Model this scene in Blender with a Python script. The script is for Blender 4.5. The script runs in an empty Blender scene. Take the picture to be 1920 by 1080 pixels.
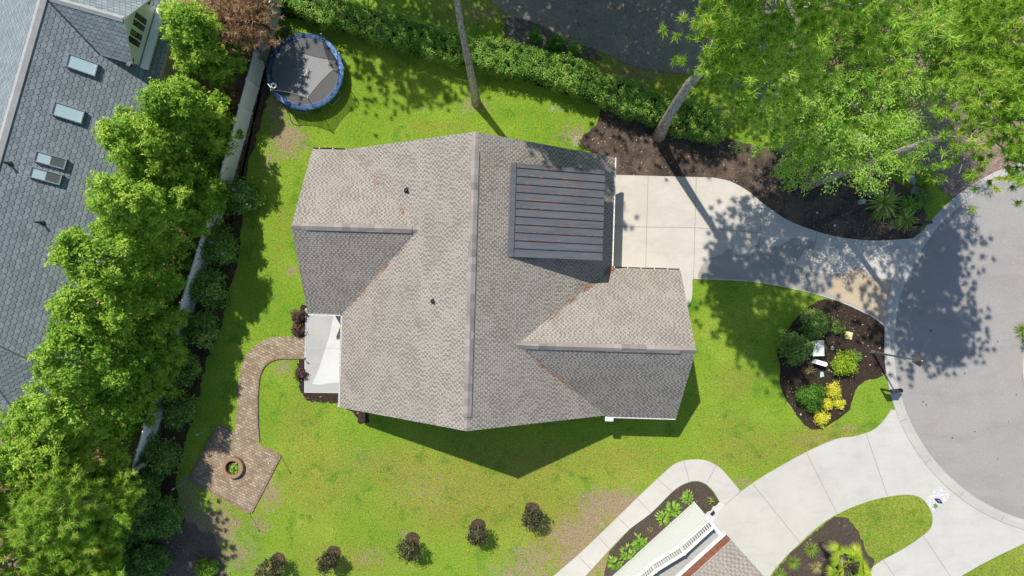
import bpy, math, random
import numpy as np
from mathutils import Vector, Matrix

# ------------------------------------------------------------------ camera, sky, sun
sc = bpy.context.scene
COL = sc.collection
H = 41.3                       # flight height of the drone, metres
PPM = 31.0                     # photograph pixels per metre on the ground
cam_d = bpy.data.cameras.new('camera')
cam_d.sensor_width = 36.0
cam_d.lens = 36.0 * H / (1920 / PPM)
cam_d.clip_start = 0.5
cam_d.clip_end = 1500
cam = bpy.data.objects.new('camera', cam_d)
cam.location = (0, 0, H)
COL.objects.link(cam)
sc.camera = cam

EL = math.radians(57.5)
SD = Vector((0.486, -0.874))   # ground direction in which shadows fall
world = bpy.data.worlds.new('World')
sc.world = world
world.use_nodes = True
wn = world.node_tree
sky = wn.nodes.new('ShaderNodeTexSky')
sky.sky_type = 'NISHITA'
sky.sun_disc = False
sky.sun_elevation = EL
sky.sun_rotation = math.atan2(-SD.x, -SD.y)
sky.air_density = 1.0
sky.dust_density = 0.6
bg = wn.nodes['Background']
bg.inputs['Strength'].default_value = 0.125
wn.links.new(sky.outputs[0], bg.inputs['Color'])
sun_d = bpy.data.lights.new('sun', 'SUN')
sun_d.energy = 4.55
sun_d.angle = math.radians(0.55)
sun_d.color = (1.0, 0.945, 0.84)
sun = bpy.data.objects.new('sun', sun_d)
travel = Vector((SD.x * math.cos(EL), SD.y * math.cos(EL), -math.sin(EL)))
sun.rotation_euler = travel.to_track_quat('-Z', 'Y').to_euler()
sun.location = (-20, 40, 60)
COL.objects.link(sun)
vs = sc.view_settings
vs.view_transform = 'Standard'
vs.look = 'None'
vs.gamma = 1.0
vs.exposure = 0.25
vs.use_curve_mapping = False
sc.cycles.max_bounces = 7
sc.cycles.transparent_max_bounces = 10

# ------------------------------------------------------------------ helpers: places
def W(u, v, h=0.0):
    """plan survey: photograph position of a point known to be h metres up -> world"""
    k = (1 - h / H) / PPM
    return Vector(((u - 960) * k, (540 - v) * k, h))

def ray_plane(u, v, p0, n):
    o = Vector((0, 0, H)); d = W(u, v, 0) - o
    t = (p0 - o).dot(n) / d.dot(n)
    return o + d * t

def catmull(pts, n=6, closed=True):
    out = []; m = len(pts)
    rng = range(m) if closed else range(m - 1)
    for i in rng:
        g = (lambda k: pts[k % m]) if closed else (lambda k: pts[min(max(k, 0), m - 1)])
        p0, p1, p2, p3 = [np.array(g(i + k), float) for k in (-1, 0, 1, 2)]
        for j in range(n):
            t = j / n
            out.append(tuple(0.5 * ((2 * p1) + (-p0 + p2) * t + (2 * p0 - 5 * p1 + 4 * p2 - p3) * t * t + (-p0 + 3 * p1 - 3 * p2 + p3) * t ** 3)))
    if not closed: out.append(tuple(pts[-1]))
    return out

def rough_edge(pts, amp, seed=0, step=5.0):
    """subdivide an outline and wobble it, in photograph pixels"""
    r = random.Random(seed); out = []; m = len(pts)
    for i in range(m):
        a = np.array(pts[i], float); b = np.array(pts[(i + 1) % m], float)
        L = np.linalg.norm(b - a); k = max(1, int(L / step))
        nrm = np.array((-(b - a)[1], (b - a)[0])) / max(L, 1e-6)
        for j in range(k):
            p = a + (b - a) * j / k + nrm * r.gauss(0, amp)
            out.append(tuple(p))
    return out

# ------------------------------------------------------------------ helpers: objects
def world_off(o):
    v = Vector((0, 0, 0))
    while o is not None:
        v += Vector(o.location); o = o.parent
    return v

def tag(o, label=None, cat=None, group=None, kind=None):
    if label: o['label'] = label
    if cat: o['category'] = cat
    if group: o['group'] = group
    if kind: o['kind'] = kind
    return o

def thing(name, label, cat, loc=(0, 0, 0), group=None):
    o = bpy.data.objects.new(name, None)
    o.empty_display_size = 0.3
    o.location = loc
    COL.objects.link(o)
    return tag(o, label, cat, group)

def copy_tree(o, parent=None):
    c = o.copy(); COL.objects.link(c); c.parent = parent
    for ch in [x for x in COL.objects if x.parent == o]:
        copy_tree(ch, c)
    return c

def np_obj(name, V, F, mats, parent=None, v=None, origin=None, smooth=False, kind=None):
    """mesh from numpy arrays (world coordinates); F is (n,3) or (n,4)"""
    V = np.asarray(V, float); F = np.asarray(F, np.int32)
    off = np.array(world_off(parent)) if parent is not None else np.array(origin if origin is not None else (0, 0, 0), float)
    me = bpy.data.meshes.new(name)
    me.vertices.add(len(V)); me.vertices.foreach_set('co', (V - off).astype(np.float32).ravel())
    n, k = F.shape
    me.loops.add(n * k); me.loops.foreach_set('vertex_index', F.ravel())
    me.polygons.add(n)
    me.polygons.foreach_set('loop_start', np.arange(0, n * k, k, dtype=np.int32))
    me.polygons.foreach_set('loop_total', np.full(n, k, np.int32))
    if smooth: me.polygons.foreach_set('use_smooth', np.ones(n, bool))
    if v is not None:
        a = me.attributes.new('v', 'FLOAT', 'POINT'); a.data.foreach_set('value', np.asarray(v, np.float32))
    for m in (mats if isinstance(mats, (list, tuple)) else [mats]): me.materials.append(m)
    me.update(calc_edges=True); me.validate()
    o = bpy.data.objects.new(name, me); COL.objects.link(o)
    if parent is not None: o.parent = parent
    elif origin is not None: o.location = origin
    if kind: o['kind'] = kind
    return o

class MB:
    def __init__(s): s.v = []; s.f = []; s.m = []; s.uv = []
    def add(s, pts, faces, mi=0, uvs=None):
        b = len(s.v); s.v += [tuple(p) for p in pts]
        for i, f in enumerate(faces):
            s.f.append([b + k for k in f]); s.m.append(mi if isinstance(mi, int) else mi[i]); s.uv.append(uvs[i] if uvs else None)
        return s
    def box(s, c, size, rot=0.0, mi=0, frame=None):
        hx, hy, hz = [k / 2 for k in size]; ca, sa = math.cos(rot), math.sin(rot)
        P = []
        for z in (-hz, hz):
            for x, y in ((-hx, -hy), (hx, -hy), (hx, hy), (-hx, hy)):
                P.append(Vector((c[0] + x * ca - y * sa, c[1] + x * sa + y * ca, c[2] + z)))
        if frame: P = [frame(*p) for p in P]
        return s.add(P, [(3, 2, 1, 0), (4, 5, 6, 7), (0, 1, 5, 4), (1, 2, 6, 5), (2, 3, 7, 6), (3, 0, 4, 7)], mi)
    def obox(s, o, ax, ay, az, mi=0):
        """box from a corner and three edge vectors"""
        o, ax, ay, az = Vector(o), Vector(ax), Vector(ay), Vector(az)
        P = [o, o + ax, o + ax + ay, o + ay, o + az, o + ax + az, o + ax + ay + az, o + ay + az]
        return s.add(P, [(3, 2, 1, 0), (4, 5, 6, 7), (0, 1, 5, 4), (1, 2, 6, 5), (2, 3, 7, 6), (3, 0, 4, 7)], mi)
    def prism(s, poly, z0, z1, mi=0, mside=None):
        n = len(poly)
        A = sum(poly[i][0] * poly[(i + 1) % n][1] - poly[(i + 1) % n][0] * poly[i][1] for i in range(n))
        if A < 0: poly = poly[::-1]
        P = [(p[0], p[1], z0) for p in poly] + [(p[0], p[1], z1) for p in poly]
        fs = [tuple(range(n, 2 * n)), tuple(range(n - 1, -1, -1))] + [(i, (i + 1) % n, n + (i + 1) % n, n + i) for i in range(n)]
        ms = mi if mside is None else mside
        return s.add(P, fs, [mi, ms] + [ms] * n)
    def slab(s, pts, th, mtop=0, mside=1):
        """sloping roof plane with thickness; uv in metres, v up the slope"""
        pts = [Vector(p) for p in pts]
        nrm = Vector((0, 0, 0)); n = len(pts)
        for i in range(n): nrm += (pts[i] - pts[0]).cross(pts[(i + 1) % n] - pts[0])
        nrm.normalize()
        if nrm.z < 0: pts = pts[::-1]; nrm = -nrm
        u = Vector((0, 0, 1)).cross(nrm)
        u = u.normalized() if u.length > 1e-5 else Vector((1, 0, 0))
        w = nrm.cross(u)
        top = [(p.dot(u), p.dot(w)) for p in pts]
        low = [p - Vector((0, 0, th)) for p in pts]
        fs = [tuple(range(n)), tuple(range(2 * n - 1, n - 1, -1))] + [(n + i, n + (i + 1) % n, (i + 1) % n, i) for i in range(n)]
        uvs = [top, None] + [None] * n
        return s.add(pts + low, fs, [mtop, mside] + [mside] * n, uvs)
    def tube(s, path, radii, seg=8, mi=0, caps=True):
        path = [Vector(p) for p in path]; n = len(path)
        if not isinstance(radii, (list, tuple)): radii = [radii] * n
        ref = None; rings = []
        for i, p in enumerate(path):
            d = (path[min(i + 1, n - 1)] - path[max(i - 1, 0)]).normalized()
            if ref is None:
                ref = d.orthogonal().normalized()
            ref = (ref - d * ref.dot(d)).normalized(); b = d.cross(ref)
            rings += [p + (ref * math.cos(2 * math.pi * k / seg) + b * math.sin(2 * math.pi * k / seg)) * radii[i] for k in range(seg)]
        fs = [(i * seg + k, i * seg + (k + 1) % seg, (i + 1) * seg + (k + 1) % seg, (i + 1) * seg + k) for i in range(n - 1) for k in range(seg)]
        if caps: fs += [tuple(range(seg - 1, -1, -1)), tuple((n - 1) * seg + k for k in range(seg))]
        return s.add(rings, fs, mi)
    def lathe(s, prof, c, seg=24, mi=0):
        P = [(c[0] + r * math.cos(2 * math.pi * k / seg), c[1] + r * math.sin(2 * math.pi * k / seg), c[2] + z) for r, z in prof for k in range(seg)]
        n = len(prof)
        return s.add(P, [(i * seg + k, i * seg + (k + 1) % seg, (i + 1) * seg + (k + 1) % seg, (i + 1) * seg + k) for i in range(n - 1) for k in range(seg)], mi)
    def build(s, name, mats, parent=None, origin=None, kind=None, smooth=False):
        off = world_off(parent) if parent is not None else Vector(origin if origin is not None else (0, 0, 0))
        me = bpy.data.meshes.new(name)
        me.from_pydata([tuple(Vector(p) - off) for p in s.v], [], s.f)
        for m in (mats if isinstance(mats, (list, tuple)) else [mats]): me.materials.append(m)
        for i, p in enumerate(me.polygons): p.material_index = s.m[i]; p.use_smooth = smooth
        if any(u is not None for u in s.uv):
            L = me.uv_layers.new(name='UVMap')
            for i, p in enumerate(me.polygons):
                if s.uv[i] is not None:
                    for k, li in enumerate(p.loop_indices): L.data[li].uv = s.uv[i][k]
        me.update()
        o = bpy.data.objects.new(name, me); COL.objects.link(o)
        if parent is not None: o.parent = parent
        elif origin is not None: o.location = origin
        if kind: o['kind'] = kind
        return o

# ------------------------------------------------------------------ helpers: materials
class Mat:
    def __init__(s, name, rough=0.8, spec=0.3):
        s.m = bpy.data.materials.new(name); s.m.use_nodes = True
        s.t = s.m.node_tree; s.b = s.t.nodes['Principled BSDF']
        s.b.inputs['Roughness'].default_value = rough
        s.b.inputs['Specular IOR Level'].default_value = spec
    def n(s, typ, props=None, **inp):
        nd = s.t.nodes.new(typ)
        for k, v in (props or {}).items(): setattr(nd, k, v)
        for k, v in inp.items():
            key = k.replace('_', ' ')
            sock = nd.inputs[int(k[1:])] if (k[0] == 'i' and k[1:].isdigit()) else nd.inputs[key]
            s.put(sock, v)
        return nd
    def put(s, sock, v):
        if hasattr(v, 'is_output'): s.t.links.new(v, sock)
        elif isinstance(v, (tuple, list)) and len(v) == 3 and sock.type == 'RGBA': sock.default_value = (*v, 1)
        else: sock.default_value = v
    def obj(s): return s.n('ShaderNodeTexCoord').outputs['Object']
    def uv(s): return s.n('ShaderNodeTexCoord').outputs['UV']
    def noise(s, vec, scale, detail=4, rough=0.6, dist=0.0):
        return s.n('ShaderNodeTexNoise', None, Vector=vec, Scale=scale, Detail=detail, Roughness=rough, Distortion=dist).outputs['Fac']
    def ramp(s, fac, stops):
        nd = s.n('ShaderNodeValToRGB', None, Fac=fac); cr = nd.color_ramp
        while len(cr.elements) < len(stops): cr.elements.new(0.5)
        for e, (p, c) in zip(cr.elements, stops):
            e.position = p; e.color = (*c, 1) if isinstance(c, (tuple, list)) else (c, c, c, 1)
        return nd.outputs['Color']
    def mix(s, fac, a, b, mode='MIX'):
        nd = s.n('ShaderNodeMix', {'data_type': 'RGBA', 'blend_type': mode})
        s.put(nd.inputs[0], fac); s.put(nd.inputs[6], a); s.put(nd.inputs[7], b)
        return nd.outputs[2]
    def math(s, op, a, b=0.0, clamp=False):
        nd = s.n('ShaderNodeMath', {'operation': op, 'use_clamp': clamp}); s.put(nd.inputs[0], a); s.put(nd.inputs[1], b)
        return nd.outputs[0]
    def attr(s, name): return s.n('ShaderNodeAttribute', {'attribute_name': name}).outputs['Fac']
    def color(s, c): s.put(s.b.inputs['Base Color'], c); return s
    def bump(s, h, strength=0.4, dist=0.05):
        nd = s.n('ShaderNodeBump', None, Height=h, Strength=strength, Distance=dist)
        s.t.links.new(nd.outputs[0], s.b.inputs['Normal']); return s
    def map(s, vec, rot=0, scale=(1, 1, 1), loc=(0, 0, 0)):
        return s.n('ShaderNodeMapping', None, Vector=vec, Rotation=(0, 0, rot), Scale=scale, Location=loc).outputs[0]

def simple(name, col, rough=0.6, spec=0.3, var=0.12, scale=4.0, metal=0.0):
    m = Mat(name, rough, spec)
    f = m.noise(m.obj(), scale, 5)
    m.color(m.mix(f, tuple(c * (1 - var) for c in col), tuple(min(1, c * (1 + var)) for c in col)))
    m.b.inputs['Metallic'].default_value = metal
    return m.m

def leafmat(name, stops, trans=0.3, rough=0.55):
    m = Mat(name, rough, 0.25)
    v = m.attr('v')
    col = m.ramp(v, stops)
    m.color(col)
    tr = m.n('ShaderNodeBsdfTranslucent', None, Color=m.mix(0.5, col, (0.3, 0.42, 0.03)) if trans > 0.2 else col)
    mx = m.n('ShaderNodeMixShader', None, Fac=trans)
    m.t.links.new(m.b.outputs[0], mx.inputs[1]); m.t.links.new(tr.outputs[0], mx.inputs[2])
    m.t.links.new(mx.outputs[0], m.t.nodes['Material Output'].inputs['Surface'])
    return m.m

def grass_mat(name, dry0=0.0):
    m = Mat(name, 0.85, 0.15); o = m.obj()
    big = m.noise(o, 0.22, 4, 0.6, 0.4); mid = m.noise(o, 1.5, 6, 0.7); fine = m.noise(o, 11.0, 4, 0.75)
    blade = m.noise(m.map(o, 0.5, (1.0, 2.4, 1.0)), 26.0, 3, 0.7)
    g = m.ramp(big, [(0.30, (0.145, 0.34, 0.030)), (0.5, (0.245, 0.43, 0.042)), (0.68, (0.40, 0.52, 0.07))])
    g = m.mix(m.ramp(mid, [(0.35, 0.0), (0.7, 1.0)]), g, (0.29, 0.42, 0.03))
    dry = m.math('ADD', m.math('ADD', m.attr('dry'), dry0), m.math('MULTIPLY', m.math('SUBTRACT', m.noise(o, 2.6, 6, 0.72), 0.5), 1.3))
    g = m.mix(m.ramp(dry, [(0.25, 0.0), (0.75, 0.8)]), g, m.mix(m.noise(o, 7, 4), (0.30, 0.29, 0.045), (0.44, 0.40, 0.09)))
    weeds = m.math('MULTIPLY', m.ramp(m.noise(m.map(o, 0, (1, 1, 1), (5, 3, 0)), 0.8, 5, 0.65, 0.3), [(0.54, 0.0), (0.66, 0.8)]), m.ramp(m.noise(o, 5.0, 3), [(0.35, 0.3), (0.6, 1.0)]))
    g = m.mix(weeds, g, (0.085, 0.27, 0.02))
    brn = m.math('MULTIPLY', m.ramp(dry, [(0.25, 0.0), (0.6, 0.8)]), m.ramp(m.noise(o, 3.3, 6, 0.8, 0.8), [(0.55, 0.0), (0.66, 1.0)]))
    g = m.mix(brn, g, (0.22, 0.15, 0.055))
    dirt_and_shade = m.math('ADD', m.attr('dirt_and_shade'), m.math('MULTIPLY', m.math('SUBTRACT', m.noise(o, 3.0, 8, 0.82), 0.5), 2.6))
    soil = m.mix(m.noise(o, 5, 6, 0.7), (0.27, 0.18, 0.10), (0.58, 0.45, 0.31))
    df = m.ramp(dirt_and_shade, [(0.36, 0.0), (0.62, 0.95)])
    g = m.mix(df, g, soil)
    st = m.math('ADD', m.attr('sand'), m.math('MULTIPLY', m.math('SUBTRACT', m.noise(o, 2.0, 5, 0.7), 0.5), 1.2))
    g = m.mix(m.ramp(st, [(0.4, 0.0), (0.7, 0.9)]), g, (0.55, 0.48, 0.38))
    g = m.mix(0.85, g, m.ramp(fine, [(0.28, 0.30), (0.5, 0.95), (0.72, 1.45)]), 'MULTIPLY')
    g = m.mix(0.8, g, m.ramp(blade, [(0.3, 0.42), (0.52, 1.0), (0.72, 1.35)]), 'MULTIPLY')
    m.color(g)
    m.bump(m.math('ADD', fine, blade), 0.9, 0.08)
    return m.m

def concrete(name, a=(0.50, 0.485, 0.45), b=(0.60, 0.585, 0.55), stain=0.12):
    m = Mat(name, 0.75, 0.3); o = m.obj()
    c = m.mix(m.ramp(m.noise(o, 0.5, 6, 0.65, 0.3), [(0.3, 0.0), (0.7, 1.0)]), a, b)
    c = m.mix(m.ramp(m.noise(o, 30, 4, 0.8), [(0.3, 0.35), (0.7, 0.0)]), c, tuple(k * 0.75 for k in a))
    c = m.mix(m.ramp(m.noise(m.map(o, 0.35, (1, 3.2, 1)), 0.5, 6, 0.7, 0.8), [(0.5, 0.0), (0.72, 0.35)]), c, tuple(k * 0.72 for k in a))
    c = m.mix(m.ramp(m.noise(o, 2.6, 3, 0.6), [(0.69, 0.0), (0.76, 0.35)]), c, tuple(k * 0.5 for k in a))
    c = m.mix(m.ramp(m.noise(o, 1.7, 7, 0.75), [(0.52, 0.0), (0.75, stain * 3)]), c, (0.33, 0.29, 0.23))
    m.color(c); m.bump(m.noise(o, 40, 4), 0.15, 0.01)
    return m.m

def asphalt_mat(name, a, b):
    m = Mat(name, 0.85, 0.25); o = m.obj()
    c = m.mix(m.noise(o, 0.35, 6, 0.6, 0.6), a, b)
    c = m.mix(m.ramp(m.noise(m.map(o, -0.6, (1, 2.6, 1)), 0.16, 5, 0.7, 1.2), [(0.45, 0.0), (0.7, 0.5)]), c, tuple(k * 0.8 for k in a))
    c = m.mix(m.ramp(m.noise(o, 22, 4, 0.85), [(0.32, 0.55), (0.5, 0.0)]), c, tuple(k * 0.55 for k in a))
    c = m.mix(m.ramp(m.noise(o, 17, 3, 0.8), [(0.55, 0.0), (0.75, 0.6)]), c, tuple(k * 1.4 for k in b))
    m.color(c); m.bump(m.noise(o, 30, 3), 0.3, 0.02)
    return m.m

def mulch_mat(name, dark=(0.018, 0.013, 0.010), mid=(0.06, 0.042, 0.032), chip=(0.20, 0.13, 0.09), straw=None):
    m = Mat(name, 0.9, 0.15); o = m.obj()
    f = m.noise(o, 9, 6, 0.8)
    c = m.ramp(f, [(0.3, dark), (0.55, mid), (0.8, tuple(k * 1.5 for k in mid))])
    vo = m.n('ShaderNodeTexVoronoi', {'feature': 'F1'}, Vector=m.map(o, 0.7, (1, 1.9, 1)), Scale=9.0, Randomness=1.0)
    chips = m.math('MULTIPLY', m.ramp(vo.outputs['Distance'], [(0.12, 1.0), (0.26, 0.0)]), m.ramp(m.noise(o, 3.3, 3), [(0.5, 0.0), (0.65, 1.0)]))
    c = m.mix(chips, c, chip)
    if straw:
        sf = m.ramp(m.noise(o, 0.9, 6, 0.7, 0.5), [(0.42, 0.0), (0.62, 0.9)])
        sc2 = m.mix(m.noise(m.map(o, 0.4, (1, 5, 1)), 8, 4, 0.8), tuple(k * 0.45 for k in straw), tuple(k * 1.3 for k in straw))
        c = m.mix(sf, c, sc2)
    m.color(c); m.bump(f, 1.0, 0.12)
    return m.m

def shingle_mat(name, light, dark, width=0.235, row=0.135):
    """laminated shingles: in every course darker cut-outs alternate with lighter tabs"""
    m = Mat(name, 0.95, 0.12); uv = m.uv()
    sx = m.n('ShaderNodeSeparateXYZ', None, Vector=uv)
    rv = m.math('DIVIDE', sx.outputs[1], row); rid = m.math('FLOOR', rv); fy = m.math('FRACT', rv)
    rr = m.math('FRACT', m.math('MULTIPLY', m.math('SINE', m.math('MULTIPLY', rid, 12.9898)), 4375.85))
    uo = m.math('ADD', m.math('DIVIDE', sx.outputs[0], width), m.math('ADD', m.math('MULTIPLY', rid, 0.5), m.math('MULTIPLY', rr, 0.3)))
    cell = m.math('FLOOR', uo)
    cw = m.n('ShaderNodeCombineXYZ', None, X=cell, Y=rid, Z=0.0).outputs[0]
    rc = m.n('ShaderNodeTexWhiteNoise', {'noise_dimensions': '3D'}, Vector=cw).outputs['Value']
    jit = m.math('MULTIPLY', m.math('SUBTRACT', m.n('ShaderNodeTexWhiteNoise', {'noise_dimensions': '4D'}, Vector=cw, W=3.7).outputs['Value'], 0.5), 0.45)
    tri = m.math('ABSOLUTE', m.math('ADD', jit, m.math('SUBTRACT', m.math('MULTIPLY', m.math('FRACT', uo), 2.0), 1.0)))
    area = m.noise(uv, 0.75, 7, 0.72, 0.5)
    th = m.math('ADD', m.math('MULTIPLY', m.math('SUBTRACT', area, 0.5), 1.9), m.math('ADD', 0.36, m.math('MULTIPLY', m.math('SUBTRACT', rc, 0.5), 0.6)))
    darkm = m.ramp(m.math('ADD', m.math('MULTIPLY', m.math('SUBTRACT', th, tri), 3.5), 0.5), [(0.25, 0.0), (0.75, 1.0)])
    band = m.ramp(fy, [(0.06, 0.15), (0.24, 1.0), (0.78, 1.0), (0.95, 0.15)])
    darkm = m.math('MULTIPLY', darkm, band)
    c = m.mix(darkm, m.mix(rc, tuple(k * 0.88 for k in light), tuple(k * 1.08 for k in light)), m.mix(rc, tuple(k * 0.8 for k in dark), tuple(k * 1.15 for k in dark)))
    big = m.noise(uv, 0.28, 5, 0.6, 0.4)
    c = m.mix(m.ramp(big, [(0.45, 0.0), (0.8, 0.25)]), c, tuple(k * 0.95 for k in dark))
    c = m.mix(m.ramp(m.noise(uv, 0.9, 5, 0.7), [(0.5, 0.0), (0.75, 0.30)]), c, (dark[0] * 1.05, dark[1] * 1.0, dark[2] * 0.78))
    gap = m.ramp(fy, [(0.0, 1.0), (0.08, 0.8), (0.14, 0.0)])
    c = m.mix(m.math('MULTIPLY', gap, 0.30), c, tuple(k * 0.42 for k in dark))
    m.color(c)
    m.bump(m.math('ADD', m.math('MULTIPLY', darkm, -0.6), m.math('MULTIPLY', gap, -1.0)), 0.8, 0.02)
    return m.m

def scallop_mat(name, col, size=0.32):
    m = Mat(name, 0.95, 0.08); uv = m.uv()
    sx = m.n('ShaderNodeSeparateXYZ', None, Vector=uv)
    u = m.math('DIVIDE', sx.outputs[0], size); v = m.math('DIVIDE', sx.outputs[1], size * 0.78)
    row = m.math('FLOOR', v); fy = m.math('FRACT', v)
    off = m.math('MULTIPLY', m.math('MODULO', m.math('ABSOLUTE', row), 2.0), 0.5)
    uo = m.math('ADD', u, off); fx = m.math('SUBTRACT', m.math('FRACT', uo), 0.5)
    x2 = m.math('MULTIPLY', m.math('ABSOLUTE', fx), 2.0)
    arc = m.math('SUBTRACT', 1.0, m.math('SQRT', m.math('SUBTRACT', 1.0, m.math('MULTIPLY', x2, x2), True)))
    arc = m.math('MULTIPLY', arc, 0.72)
    d = m.math('SUBTRACT', fy, arc)
    line = m.ramp(m.math('MULTIPLY', m.math('ADD', d, 0.5), 1.0), [(0.36, 0.0), (0.44, 0.95), (0.52, 0.95), (0.58, 0.0)])
    inside = m.math('GREATER_THAN', d, 0.0)
    cell = m.n('ShaderNodeCombineXYZ', None, X=m.math('FLOOR', uo), Y=m.math('SUBTRACT', row, m.math('SUBTRACT', 1.0, inside)), Z=0.0)
    wn_ = m.n('ShaderNodeTexWhiteNoise', {'noise_dimensions': '3D'}, Vector=cell.outputs[0]).outputs['Value']
    c = m.mix(wn_, tuple(k * 0.82 for k in col), tuple(k * 1.14 for k in col))
    c = m.mix(m.ramp(m.noise(uv, 0.5, 6, 0.7), [(0.35, 0.0), (0.7, 0.3)]), c, tuple(k * 0.7 for k in col))
    c = m.mix(line, c, tuple(k * 0.22 for k in col))
    m.color(c); m.bump(m.math('SUBTRACT', 1.0, line), 0.7, 0.03)
    return m.m

def paver_mat(name, cols, w=0.22, h=0.11, rot=0.0, mortar=(0.10, 0.085, 0.07)):
    m = Mat(name, 0.85, 0.2); o = m.map(m.obj(), rot)
    br = m.n('ShaderNodeTexBrick', {'offset': 0.5}, Vector=o, Color1=(1, 1, 1), Color2=(0, 0, 0), Mortar=(0.4, 0.4, 0.4), Scale=1.0, Mortar_Size=0.0, Brick_Width=w, Row_Height=h).outputs['Color']
    gp = m.n('ShaderNodeTexBrick', {'offset': 0.5}, Vector=o, Color1=(0, 0, 0), Color2=(0, 0, 0), Mortar=(1, 1, 1), Scale=1.0, Mortar_Size=0.014, Mortar_Smooth=0.4, Brick_Width=w, Row_Height=h).outputs['Color']
    c = m.ramp(br, [(0.1, cols[0]), (0.5, cols[1]), (0.9, cols[2])])
    c = m.mix(m.ramp(m.noise(o, 1.3, 6, 0.7), [(0.4, 0.0), (0.7, 0.5)]), c, tuple(k * 0.65 for k in cols[0]))
    c = m.mix(m.math('MULTIPLY', gp, 0.8), c, mortar)
    m.color(c); m.bump(m.math('SUBTRACT', 1.0, gp), 0.5, 0.02)
    return m.m

M_grass = grass_mat('lawn grass'); M_grassd = grass_mat('dry lawn grass', 0.5)
M_conc = concrete('pale concrete', (0.46, 0.445, 0.415), (0.52, 0.505, 0.47), 0.05)
M_drive = concrete('driveway concrete', (0.48, 0.445, 0.40), (0.57, 0.53, 0.48), 0.08)
M_patio = concrete('patio concrete', (0.54, 0.545, 0.545), (0.62, 0.62, 0.61), 0.03)
M_patio2 = concrete('grey patio concrete', (0.36, 0.365, 0.36), (0.43, 0.43, 0.42), 0.06)
M_kerb = concrete('kerb concrete', (0.40, 0.385, 0.36), (0.49, 0.475, 0.44), 0.12)
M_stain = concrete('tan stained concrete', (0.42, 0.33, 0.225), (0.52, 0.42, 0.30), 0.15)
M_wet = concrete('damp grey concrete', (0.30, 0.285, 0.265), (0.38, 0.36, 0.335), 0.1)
M_joint = simple('joint filler', (0.25, 0.235, 0.21), 0.9)
M_road = asphalt_mat('weathered asphalt', (0.27, 0.258, 0.248), (0.325, 0.312, 0.30))
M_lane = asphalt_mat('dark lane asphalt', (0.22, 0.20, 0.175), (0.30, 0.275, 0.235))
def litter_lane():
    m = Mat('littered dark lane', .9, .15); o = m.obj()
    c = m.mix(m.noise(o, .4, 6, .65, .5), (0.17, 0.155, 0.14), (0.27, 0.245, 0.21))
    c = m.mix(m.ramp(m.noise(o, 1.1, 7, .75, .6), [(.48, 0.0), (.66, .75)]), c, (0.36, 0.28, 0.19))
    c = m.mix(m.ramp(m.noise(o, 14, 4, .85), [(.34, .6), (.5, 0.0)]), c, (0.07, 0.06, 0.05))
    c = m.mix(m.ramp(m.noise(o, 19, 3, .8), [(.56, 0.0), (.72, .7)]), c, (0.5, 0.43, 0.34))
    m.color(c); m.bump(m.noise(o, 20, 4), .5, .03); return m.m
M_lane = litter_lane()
M_mulch = mulch_mat('dark bark mulch')
M_mulch2 = mulch_mat('bark mulch with pine straw', (0.022, 0.018, 0.015), (0.082, 0.064, 0.053), (0.48, 0.41, 0.35), (0.20, 0.142, 0.105))
M_mulch3 = mulch_mat('grey brown mulch', (0.045, 0.033, 0.026), (0.105, 0.082, 0.066), (0.22, 0.17, 0.13))
M_mulch4 = mulch_mat('red brown mulch', (0.04, 0.025, 0.018), (0.11, 0.07, 0.05), (0.24, 0.16, 0.11))
M_straw = mulch_mat('pine straw ground', (0.10, 0.055, 0.03), (0.24, 0.14, 0.08), (0.5, 0.38, 0.26), (0.46, 0.30, 0.18))
M_gravelw = mulch_mat('white gravel', (0.45, 0.45, 0.45), (0.75, 0.75, 0.74), (0.85, 0.85, 0.84))
M_gravel = mulch_mat('grey gravel', (0.05, 0.045, 0.04), (0.16, 0.145, 0.125), (0.38, 0.34, 0.28))
M_paver = paver_mat('tan and rust pavers', [(0.26, 0.188, 0.125), (0.33, 0.252, 0.172), (0.40, 0.325, 0.235)], 0.24, 0.15, 0.46)
M_paver2 = paver_mat('red brick pavers', [(0.23, 0.155, 0.125), (0.28, 0.20, 0.165), (0.34, 0.25, 0.21)], 0.24, 0.12, -0.5)
M_sh = shingle_mat('taupe asphalt shingle', (0.362, 0.331, 0.300), (0.180, 0.159, 0.138))
M_sh2 = shingle_mat('brown asphalt shingle', (0.325, 0.29, 0.26), (0.20, 0.175, 0.152), 0.26, 0.15)
M_scal = scallop_mat('slate scallop shingle', (0.225, 0.262, 0.285))
M_ridge = simple('ridge cap shingle', (0.33, 0.295, 0.275), 0.9, 0.2, 0.3, 3)
M_ridge2 = simple('slate ridge cap', (0.33, 0.33, 0.33), 0.9, 0.2, 0.25, 3)
M_slate = simple('dark slate cap', (0.10, 0.115, 0.125), 0.9, 0.1, 0.25, 3)
M_white = simple('white trim paint', (0.80, 0.80, 0.79), 0.45, 0.4, 0.04)
M_vinyl = simple('white vinyl', (0.82, 0.83, 0.84), 0.4, 0.4, 0.04)
M_cream = simple('cream siding', (0.66, 0.62, 0.55), 0.7, 0.3, 0.06)
M_dark = simple('dark bronze metal', (0.035, 0.036, 0.04), 0.45, 0.5, 0.2)
M_black = simple('black powder coat', (0.016, 0.017, 0.02), 0.45, 0.5, 0.2)
M_steel = simple('galvanised steel', (0.45, 0.46, 0.47), 0.4, 0.5, 0.1, metal=0.6)
M_grey = simple('grey floor paint', (0.36, 0.36, 0.355), 0.7, 0.3, 0.08)
M_blue = simple('pale blue siding', (0.28, 0.42, 0.50), 0.6, 0.3, 0.06)
M_wood = simple('weathered wood', (0.34, 0.235, 0.15), 0.85, 0.2, 0.25)
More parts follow.
